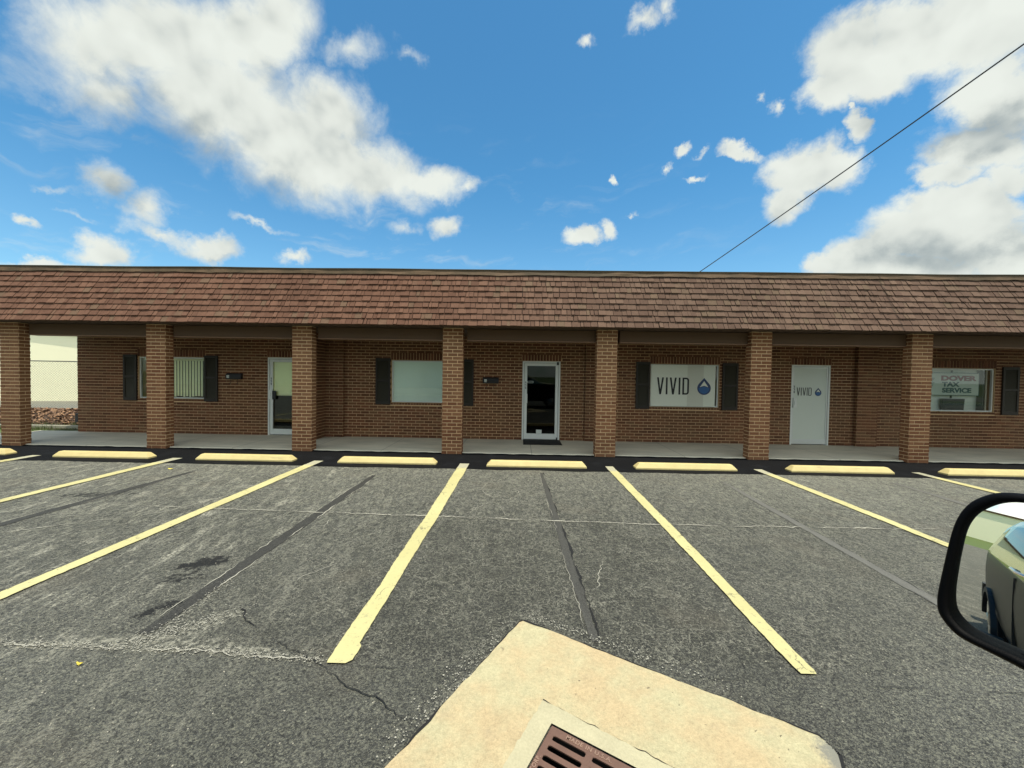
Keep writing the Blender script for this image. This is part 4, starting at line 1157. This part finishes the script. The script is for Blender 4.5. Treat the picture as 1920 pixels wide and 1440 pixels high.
# service cable from behind the roof up to a pole off to the right
A_ = Vector((5.9, 13.0, 5.28)); B_ = Vector((8.68, 7.0, 7.67)); d = B_-A_
p0 = A_-d*0.5; p1 = A_+d*3.2
pts = []
for i in range(41):
    k = i/40; p = p0.lerp(p1, k); s_ = -0.35*4*k*(1-k)
    pts.append(p+Vector((0, 0, s_)))
# keep the visible run on its measured line
kA = 0.5/3.7; kB = 1.5/3.7
pts = [p+Vector((0, 0, 0.35*4*(kA*(1-kA)*(1-(i/40-kA)/(kB-kA))+kB*(1-kB)*((i/40-kA)/(kB-kA))))) for i, p in enumerate(pts)]
m_ = MB(); m_.tube(pts, 0.0135, 6); o = m_.build('power_cable', M_cable); tag(o, 'black overhead service cable rising over the roof to the right', 'cable')
pe = pts[-1]; p_s = pts[0]
r = empty('utility_pole', (pe.x, pe.y, 0), 'brown wooden utility pole carrying the overhead cable', 'utility pole')
m_ = MB(); m_.tube([(pe.x+.16, pe.y, 0), (pe.x+.16, pe.y, pe.z+1.2)], [.16, .11], 12); m_.build('pole', M_bark, r)
m_ = MB(); m_.box((pe.x-.9, pe.y-.06, pe.z+.5), (pe.x+1.2, pe.y+.06, pe.z+.62)); m_.build('crossarm', M_bark, r)
m_ = MB(); m_.tube([(p_s.x, p_s.y, 3.90), (p_s.x, p_s.y, p_s.z+.12)], .03, 8); m_.build('service_mast', M_steel, bld)

# ------------------------------------------------------------------ beyond the left end of the building
m_ = MB(); m_.poly([(-60, 15.9, 0.0), (-12.9, 15.9, 0.0), (-12.9, 34, 0.0), (-60, 34, 0.0)]); structure('gravel_yard', m_, M_grey)
m_ = MB(); prev = None
for i in range(61):
    X = -30+17.3*i/60; yc = 15.0+1.0*math.sin((X+24)*0.22)
    cur = [(X, yc-.9, 0.004), (X, yc-.5, 0.05), (X, yc+.6, 0.05), (X, yc+.95, 0.004)]
    if prev:
        for q in range(3): m_.poly([prev[q], cur[q], cur[q+1], prev[q+1]])
    prev = cur
structure('concrete_swale', m_, M_conc)
m_ = MB(); m_.poly([(-30, 10.9, -.004), (-12.25, 10.9, -.004), (-12.25, 16, -.004), (-30, 16, -.004)]); structure('planting_bed_soil', m_, M_soil)
rs = random.Random(9); m_ = MB()
for i in range(9000):
    X = rs.uniform(-22, -12.4); Y = rs.uniform(11.7, 14.6)
    hgt = 0.30*max(0, 1-((Y-13.3)/1.6)**2)+0.02
    z = rs.uniform(0, 1)*0.05+hgt*0.9
    a_ = rs.uniform(0, 6.28); s_ = rs.uniform(.03, .075)
    u = Vector((math.cos(a_), math.sin(a_), rs.uniform(-.6, .6)))*s_; v = Vector((-math.sin(a_), math.cos(a_), rs.uniform(-.6, .6)))*s_*.6
    c = Vector((X, Y, z)); m_.poly([c-u, c-v*.8, c+u, c+v*.8], 0, rs.random())
o = m_.build('leaf_litter', M_leafd); tag(o, 'brown fallen leaves banked up past the end of the building', 'leaf litter', kind='stuff')
m_ = MB(); prev = None
for i in range(41):
    X = -22+9.8*i/40
    cur = [(X, 11.5+.0*i, -.003), (X, 11.9, .05), (X, 12.5, .20), (X, 13.3, .27), (X, 14.1, .20), (X, 14.7, .0)]
    if prev:
        for q in range(5): m_.poly([prev[q], cur[q], cur[q+1], prev[q+1]])
    prev = cur
structure('planting_bed_mound', m_, M_soil)
m_ = MB(); m_.box((-22, 11.05, 0), (-12.3, 11.20, .085)); structure('bed_kerb', m_, M_conc)
m_ = MB()
for i in range(3500):
    X = rs.uniform(-20, -12.35); Y = rs.choice([rs.uniform(10.55, 11.04), rs.uniform(11.22, 11.9)]); h_ = rs.uniform(.03, .12)*(1.3 if X < -13.6 else .7)
    a_ = rs.uniform(0, 6.28); dx, dy = .006*math.cos(a_), .006*math.sin(a_)
    m_.poly([(X-dx, Y-dy, 0), (X+dx, Y+dy, 0), (X+rs.uniform(-.05, .05), Y+rs.uniform(-.04, .04), h_)], 0, rs.random())
o = m_.build('grass_tufts', M_leafg); tag(o, 'sparse green and dry grass at the foot of the leaf bank', 'grass', kind='stuff')
m_ = MB(); m_.box((-13.88, 11.75, 0), (-13.74, 11.87, .36)); m_.box((-13.89, 11.74, .361), (-13.73, 11.88, .375))
o = m_.build('marker_post', M_cable); tag(o, 'short dark stub post standing in the leaf bank', 'post')

# chain link fence
r = empty('chain_link_fence', (-21, 15.5, 0), 'wire chain link fence with a top rail in front of the cream building', 'fence')
fa, fb_ = Vector((-27.0, 14.65, 0)), Vector((-13.5, 16.6, 0)); FH = 2.07
def fpt(k, z): p = fa.lerp(fb_, k); return Vector((p.x, p.y, z))
m_ = MB(); m_.tube([fpt(0, FH), fpt(1, FH)], .021, 8); m_.build('top_rail', M_steel, r)
for k in (0, .25, .5, .75, 1):
    if k == .5 or k == .25: continue
    m_ = MB(); m_.tube([fpt(k, 0), fpt(k, FH+.03)], .03, 8); m_.build('fence_post', M_steel, r)
m_ = MB(); Lf = (fb_-fa).length; dw = 0.10; n_ = int(Lf/dw)
nv = Vector((-(fb_-fa).y, (fb_-fa).x, 0)).normalized()*0.003
for i in range(-int(FH/dw), n_):
    for s_ in (0, 1):
        z0_, z1_ = 0.05, FH; k0 = i*dw; k1 = k0+(z1_-z0_)
        if s_: k0, k1 = k1, k0
        pa, pb = [k0, z0_], [k1, z1_]
        lo_k, hi_k = 0, Lf
        def clipk(a, b, lim):
            t_ = (lim-a[0])/(b[0]-a[0]); return [lim, a[1]+(b[1]-a[1])*t_]
        if max(pa[0], pb[0]) < 0 or min(pa[0], pb[0]) > Lf: continue
        if pa[0] < 0: pa = clipk(pa, pb, 0)
        if pb[0] < 0: pb = clipk(pa, pb, 0)
        if pa[0] > Lf: pa = clipk(pa, pb, Lf)
        if pb[0] > Lf: pb = clipk(pa, pb, Lf)
        A3, B3 = fpt(pa[0]/Lf, pa[1]), fpt(pb[0]/Lf, pb[1])
        wv = Vector((0, 0, .0032))
        m_.poly([A3-wv, B3-wv, B3+wv, A3+wv])
        m_.poly([A3-nv, B3-nv, B3+nv, A3+nv])
m_.build('wire_mesh', M_mesh, r)

# cream building beyond the fence: low gable end
r = empty('cream_building', (-26, 22, 0), 'cream stucco building with a low sloping roofline beyond the wire fence', 'building')
a, b = Vector((-44, 16.4, 0)), Vector((-20.2, 21.3, 0)); dv = (b-a).normalized(); back_ = Vector((-dv.y, dv.x, 0))*12
def cb(k, z): p = a+dv*k; return Vector((p.x, p.y, z))
Lc = (b-a).length
prof = [cb(0, 0), cb(Lc, 0), cb(Lc, 3.10), cb(Lc-9.5, 4.30), cb(0, 3.4)]
m_ = MB(); m_.prism(prof, back_); m_.build('wall', M_cream, r)
m_ = MB()
for p, q in ((prof[2], prof[3]), (prof[3], prof[4])):
    o_ = -back_.normalized()*.15
    m_.prism([p+o_+Vector((0, 0, .001)), q+o_+Vector((0, 0, .001)), q+o_+Vector((0, 0, .09)), p+o_+Vector((0, 0, .09))], back_+Vector((0, 0, 0))-2*o_)
m_.build('roof_edge', M_conc, r)

# ------------------------------------------------------------------ behind the camera: seen only in glass and mirror
m_ = MB(); m_.poly([(-60, -15.02, -.002), (60, -15.02, -.002), (60, -9.5, .006), (-60, -9.5, .006)]); structure('grass_verge', m_, M_grass)
m_ = MB(); m_.box((-60, -9.55, 0), (60, -9.40, .13)); structure('kerb', m_, M_cream)
m_ = MB(); m_.poly([(-80, -24, .004), (80, -24, .004), (80, -15.03, .004), (-80, -15.03, .004)]); structure('road', m_, M_grey)
r = empty('cream_warehouse', (-22, -32, 0), 'long cream warehouse across the road', 'building')
m_ = MB(); m_.box((-46, -40, 0), (-5, -28, 5.6)); m_.build('wall', M_cream, r)
m_ = MB(); m_.box((-46.2, -40.2, 5.61), (-4.8, -27.8, 5.85)); m_.build('roof', M_conc, r)
for k in range(6):
    m_ = MB(); m_.box((-44+k*7, -28.06, .01), (-41+k*7, -28.01, 3.0)); m_.build('loading_door', M_conc, r)
r = empty('cream_office', (-48, -3, 0), 'cream office block at the far left end of the car park', 'building')
m_ = MB(); m_.box((-60, -14, 0), (-44, 9, 4.6)); m_.build('wall', M_cream, r)
m_ = MB(); m_.box((-60.2, -14.2, 4.61), (-43.8, 9.2, 4.85)); m_.build('roof', M_beam, r)

def tree(loc, hgt, label, seed, src=None):
    if src:
        return copy_tree(src, loc, label)
    r = empty('broadleaf_tree', loc, label, 'tree', 'trees across the road')
    x, y, z = loc; rs = random.Random(seed); m_ = MB()
    m_.tube([(x, y, 0), (x+.1, y, hgt*.25), (x-.05, y+.1, hgt*.5), (x, y, hgt*.75)], [.24, .19, .13, .05], 8)
    for k in range(7):
        a_ = k*.9; m_.tube([(x, y, hgt*(.3+.05*k)), (x+math.cos(a_)*hgt*.16, y+math.sin(a_)*hgt*.16, hgt*(.45+.05*k)), (x+math.cos(a_)*hgt*.28, y+math.sin(a_)*hgt*.28, hgt*(.52+.055*k))], [.08, .05, .02], 6)
    m_.build('trunk', M_bark, r)
    m_ = MB(); cl = [(rs.gauss(0, .17), rs.gauss(0, .17), rs.uniform(.42, .95)) for _ in range(34)]
    for i in range(4200):
        c_ = rs.choice(cl); q = Vector((x+c_[0]*hgt+rs.gauss(0, .065)*hgt, y+c_[1]*hgt+rs.gauss(0, .065)*hgt, c_[2]*hgt+rs.gauss(0, .05)*hgt))
        u = Vector((rs.gauss(0, 1), rs.gauss(0, 1), rs.gauss(0, 1))).normalized()*.13; v = u.cross(Vector((rs.gauss(0, 1), rs.gauss(0, 1), rs.gauss(0, 1)))).normalized()*.08
        m_.poly([q-u, q-v, q+u, q+v], 0, rs.random())
    m_.build('crown', M_leafg, r); return r
t1 = tree((0, -30, 0), 8.5, 'dense tree across the road left of the lamp pole', 1)
for i, (X, Y, lb) in enumerate([(6.5, -29, 'dense tree across the road, second from the warehouse'), (13, -31, 'dense tree across the road, third from the warehouse'), (20, -29, 'dense tree across the road, fourth from the warehouse'), (27, -30, 'dense tree across the road farthest from the warehouse')]):
    tree((X, Y, 0), 8.5, lb, 2, t1)
r = empty('lamp_pole', (-1.5, -12, 0), 'pale steel lamp pole on the grass verge', 'lamp post')
m_ = MB(); m_.tube([(-1.5, -12, 0), (-1.5, -12, 7.5)], [.09, .06], 10); m_.build('pole', M_white, r)
m_ = MB(); m_.box((-2.1, -12.12, 7.5), (-.9, -11.88, 7.62)); m_.build('lamp_head', M_white, r)

# ------------------------------------------------------------------ the car at the camera, with its side mirror
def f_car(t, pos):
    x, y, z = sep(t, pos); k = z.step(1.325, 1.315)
    return dict(color=mixc(t, k, (0.62, 0.56, 0.33), (0.022, 0.023, 0.016)), rough=k*0.30+0.05)  # dark lower flank: reflected asphalt put into the colour
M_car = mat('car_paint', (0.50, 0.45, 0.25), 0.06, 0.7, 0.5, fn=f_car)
M_carglass = mat('car_glass', (0.015, 0.02, 0.02), 0.03, 0.0, 0.9)
M_chrome = mat('chrome', (0.6, 0.6, 0.6), 0.12, 1.0)
M_tyre = simple('tyre', (0.015, 0.015, 0.015), 0.85)
M_mirror = mat('mirror_glass', (0.92, 0.91, 0.86), 0.0, 1.0)
M_housing = mat('mirror_housing', rough=0.6, spec=0.08, fn=lambda t, pos: dict(color=scalec(t, (0.0035, 0.0035, 0.004), 1.0), height=nz(t, pos, 900, 2, 0.5), bump=0.0003, rough=nz(t, pos, 30, 4, 0.5)*0.15+0.5))
car = empty('parked_car', (-1.0, -1.0, 0), 'champagne utility vehicle beside the camera, only its black door mirror in view at right', 'car')
F0 = 0.07; CW = 1.95
def sect(z):   # inward offset of the flank at height z
    tb = [(0.40, .13), (0.50, .07), (0.65, .03), (0.85, .010), (1.10, .0), (1.30, .008), (1.40, .030), (1.46, .060), (1.60, .12), (1.75, .18), (1.86, .23), (1.93, .32)]
    for i in range(len(tb)-1):
        if z <= tb[i+1][0]:
            k = (z-tb[i][0])/(tb[i+1][0]-tb[i][0]); return tb[i][1]+(tb[i+1][1]-tb[i][1])*max(0, k)
    return .45
stations = [(-4.25, .62, 1.15), (-4.15, .46, 1.35), (-3.95, .40, 1.45), (-3.7, .40, 1.75), (-3.4, .40, 1.88), (-2.2, .40, 1.92), (-1.0, .40, 1.93), (-0.1, .40, 1.92), (0.35, .40, 1.86), (0.95, .40, 1.50), (1.2, .40, 1.36), (2.1, .40, 1.28), (2.6, .44, 1.15), (2.75, .55, .95)]
m_ = MB(); loops = []
NZ = 14
for (X, zb, ztp) in stations:
    zs = [zb+(ztp-zb)*(k/NZ) for k in range(NZ+1)]
    endin = 0.25 if X < -3.9 or X > 2.7 else (0.08 if X < -3.8 or X > 2.5 else 0)
    Lp = [(X, F0-sect(zz)-endin, zz) for zz in zs]+[(X, F0-CW/2, ztp+.03)]+[(X, F0-CW+sect(zz)+endin, zz) for zz in reversed(zs)]
    loops.append(Lp)
for i in range(len(loops)-1):
    for j in range(len(loops[0])-1):
        m_.poly([loops[i][j], loops[i+1][j], loops[i+1][j+1], loops[i][j+1]])
    m_.poly([loops[i][0], loops[i][-1], loops[i+1][-1], loops[i+1][0]])
m_.poly(loops[0][::-1]); m_.poly(loops[-1])
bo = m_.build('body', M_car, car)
bm = bmesh.new(); bm.from_mesh(bo.data); bmesh.ops.remove_doubles(bm, verts=bm.verts, dist=1e-4); bmesh.ops.recalc_face_normals(bm, faces=bm.faces)
for f in bm.faces: f.smooth = len(f.verts) == 4
bm.to_mesh(bo.data); bm.free()
def flank_panel(name, outline, off, m, parent):
    """a thin skin following the flank"""
    mb_ = MB(); n = 8
    (x0, x1, z0, z1, sk0, sk1) = outline
    for i in range(n):
        za, zb_ = z0+(z1-z0)*i/n, z0+(z1-z0)*(i+1)/n; ka, kb = i/n, (i+1)/n
        q = [(x0+sk0*ka, F0-sect(za)+off, za), (x1+sk1*ka, F0-sect(za)+off, za), (x1+sk1*kb, F0-sect(zb_)+off, zb_), (x0+sk0*kb, F0-sect(zb_)+off, zb_)]
        mb_.poly(q)
    o = mb_.build(name, m, parent, smooth=True); return o
flank_panel('side_window', (-0.45, 0.55, 1.47, 1.80, 0, -.25), .006, M_carglass, car)
flank_panel('side_window', (-1.60, -0.53, 1.47, 1.82, .02, 0), .006, M_carglass, car)
flank_panel('side_window', (-3.35, -1.75, 1.47, 1.78, .25, -.0), .006, M_carglass, car)
for X in (-0.35, -1.45):
    m_ = MB(); m_.tube([(X-.10, F0-.006, 1.375), (X-.08, F0+.04, 1.385), (X+.08, F0+.04, 1.385), (X+.10, F0-.006, 1.375)], .013, 8); m_.build('door_handle', M_chrome, car)
for X in (-.49, -1.68):
    m_ = MB(); m_.box((X, F0-.06, .55), (X+.008, F0+.003, 1.30)); m_.build('door_gap', M_black, car)
m_ = MB(); m_.box((-2.5, F0-.05, .40), (1.1, F0+.13, .46)); m_.build('running_board', M_black, car)
m_ = MB(); m_.box((-4.30, F0-CW+.05, .46), (-4.16, F0-.02, .72)); m_.build('rear_bumper', M_black, car)
for X in (-3.1, 1.75):
    m_ = MB(); P_ = []
    for k in range(15):
        a_ = math.pi*k/14; P_.append((X+.50*math.cos(a_), .40+.47*math.sin(a_)))
    for k in range(14):
        (xa, za), (xb, zb) = P_[k], P_[k+1]; (xc_, zc_), (xd, zd) = [(X+(p[0]-X)*.86, .40+(p[1]-.40)*.86) for p in (P_[k], P_[k+1])]
        m_.prism([(xa, F0-.02, za), (xb, F0-.02, zb), (xd, F0-.02, zd), (xc_, F0-.02, zc_)], (0, .05, 0))
    m_.build('wheel_arch', M_black, car)
for X in (-3.1, 1.75):
    for Y, sg in ((F0-.13, 1), (F0-CW+.13, -1)):
        w_ = empty('wheel', (X, Y, .36), parent=car)
        m_ = MB(); m_.tube([(X, Y-.105*sg, .36), (X, Y-.085*sg, .36), (X, Y+.085*sg, .36), (X, Y+.105*sg, .36)], [.32, .36, .36, .32], 28); m_.build('tyre', M_tyre, w_)
        m_ = MB(); m_.tube([(X, Y+.100*sg, .36), (X, Y+.112*sg, .36)], [.24, .22], 20)
        for k in range(5):
            a_ = 2*math.pi*k/5
            m_.tube([(X, Y+.115*sg, .36), (X+.2*math.cos(a_), Y+.118*sg, .36+.2*math.sin(a_))], .022, 6)
        m_.build('rim', M_chrome, w_)
# side mirror, glass plane facing back along the car
MC = Vector((0.495, 0.3375, 1.57)); mn = Vector((-.92319, -.36337, .12524)).normalized()
me1 = Vector((0, 0, 1)).cross(mn).normalized(); me2 = mn.cross(me1)
outer_ = [(0.075, 0.0905), (0.04, 0.0985), (0.0, 0.103), (-0.02, 0.1045), (-0.043, 0.1039), (-0.057, 0.1012), (-0.0643, 0.0976), (-0.0754, 0.0883), (-0.0817, 0.0773), (-0.086, 0.0652), (-0.089, 0.0489), (-0.0912, 0.0234), (-0.0938, -0.0101), (-0.0949, -0.0261), (-0.0935, -0.0391), (-0.0895, -0.046), (-0.0812, -0.0544), (-0.0735, -0.0583), (-0.0615, -0.0589), (-0.0464, -0.0598), (-0.0308, -0.0613), (0.0, -0.066), (0.04, -0.071), (0.08, -0.072), (0.098, -0.055), (0.105, -0.02), (0.104, 0.04), (0.095, 0.075)]
inner_ = [(0.068, 0.079), (0.036, 0.087), (0.0, 0.092), (-0.02, 0.094), (-0.0422, 0.0938), (-0.0525, 0.0905), (-0.0613, 0.0841), (-0.0675, 0.0765), (-0.0711, 0.072), (-0.0761, 0.0598), (-0.0782, 0.0471), (-0.0803, 0.0223), (-0.0826, -0.0073), (-0.0827, -0.0239), (-0.0814, -0.0336), (-0.0776, -0.0403), (-0.0735, -0.0435), (-0.0705, -0.0461), (-0.0604, -0.0483), (-0.0455, -0.0482), (-0.0318, -0.0482), (0.0, -0.054), (0.036, -0.058), (0.070, -0.059), (0.084, -0.046), (0.090, -0.018), (0.090, 0.038), (0.083, 0.066)]
def mp(p, off): return MC+me1*p[0]+me2*p[1]+mn*off
mir = empty('side_mirror', tuple(MC), parent=car)
mir['label'] = 'black door mirror'
m_ = MB(); n_ = len(outer_)
def mix2(p, q, k): return (p[0]+(q[0]-p[0])*k, p[1]+(q[1]-p[1])*k)
cen = (0.005, 0.015)
ringsM = [[mp(mix2(o_, i_, 1.0), -0.030) for o_, i_ in zip(outer_, inner_)], [mp(mix2(o_, i_, .92), 0.000) for o_, i_ in zip(outer_, inner_)], [mp(mix2(o_, i_, .7), 0.0035) for o_, i_ in zip(outer_, inner_)],
          [mp(mix2(o_, i_, .35), 0.0035) for o_, i_ in zip(outer_, inner_)], [mp(mix2(o_, i_, .08), -0.001) for o_, i_ in zip(outer_, inner_)], [mp(o_, -0.008) for o_ in outer_],
          [mp(mix2(o_, cen, .03), -0.035) for o_ in outer_], [mp(mix2(o_, cen, .14), -0.065) for o_ in outer_], [mp(mix2(o_, cen, .38), -0.088) for o_ in outer_], [mp(mix2(o_, cen, .7), -0.098) for o_ in outer_]]
for a_, b_ in zip(ringsM[:-1], ringsM[1:]):
    for i in range(n_):
        j = (i+1) % n_; m_.poly([a_[i], a_[j], b_[j], b_[i]])
m_.poly(ringsM[-1])
ho = m_.build('mirror_housing', M_housing, mir)
bm = bmesh.new(); bm.from_mesh(ho.data); bmesh.ops.remove_doubles(bm, verts=bm.verts, dist=1e-5); bmesh.ops.recalc_face_normals(bm, faces=bm.faces)
for f in bm.faces: f.smooth = True
bm.to_mesh(ho.data); bm.free()
md = ho.modifiers.new('sub', 'SUBSURF'); md.levels = 2; md.render_levels = 2
# convex glass: a spherical cap of one metre radius
RM = 1.0; E0 = (-0.0683, 0.0587)
def cap(p):
    q = mix2(p, cen, -0.012)
    d2 = (q[0]-E0[0])**2+(q[1]-E0[1])**2
    return mp(q, -0.0045-(RM-math.sqrt(RM*RM-d2)))
m_ = MB(); NR = 12; k0 = len(m_.v); n_i = len(inner_)
m_.v.append(tuple(cap(cen)))
for rI in range(1, NR+1):
    for p in inner_: m_.v.append(tuple(cap(mix2(cen, p, rI/NR))))
for i in range(n_i):
    j = (i+1) % n_i
    m_.f.append((0, 1+i, 1+j)); m_.m.append(0); m_.r.append(.5)
    for rI in range(NR-1):
        a0_ = 1+rI*n_i; b0_ = a0_+n_i
        m_.f.append((a0_+i, b0_+i, b0_+j, a0_+j)); m_.m.append(0); m_.r.append(.5)
pa_, pb_, pc_ = [Vector(m_.v[q]) for q in m_.f[0]]
if (pb_-pa_).cross(pc_-pa_).dot(mn) < 0: m_.f = [tuple(reversed(f)) for f in m_.f]
go = m_.build('mirror_glass', M_mirror, mir, smooth=True)

sc_ = mp(E0, -0.0045)-mn*RM
go.data.normals_split_custom_set_from_vertices([((Vector(v.co)+Vector((0, 0, 0)))-sc_).normalized() for v in go.data.vertices])
m_ = MB(); c0 = mp((0.085, -0.02), -0.045); m_.tube([c0, c0+Vector((.05, -.08, -.035)), Vector((0.72, F0+.02, 1.42)), Vector((0.76, F0-.06, 1.38))], [.024, .024, .03, .035], 10)
m_.build('mirror_arm', M_housing, mir, smooth=True)
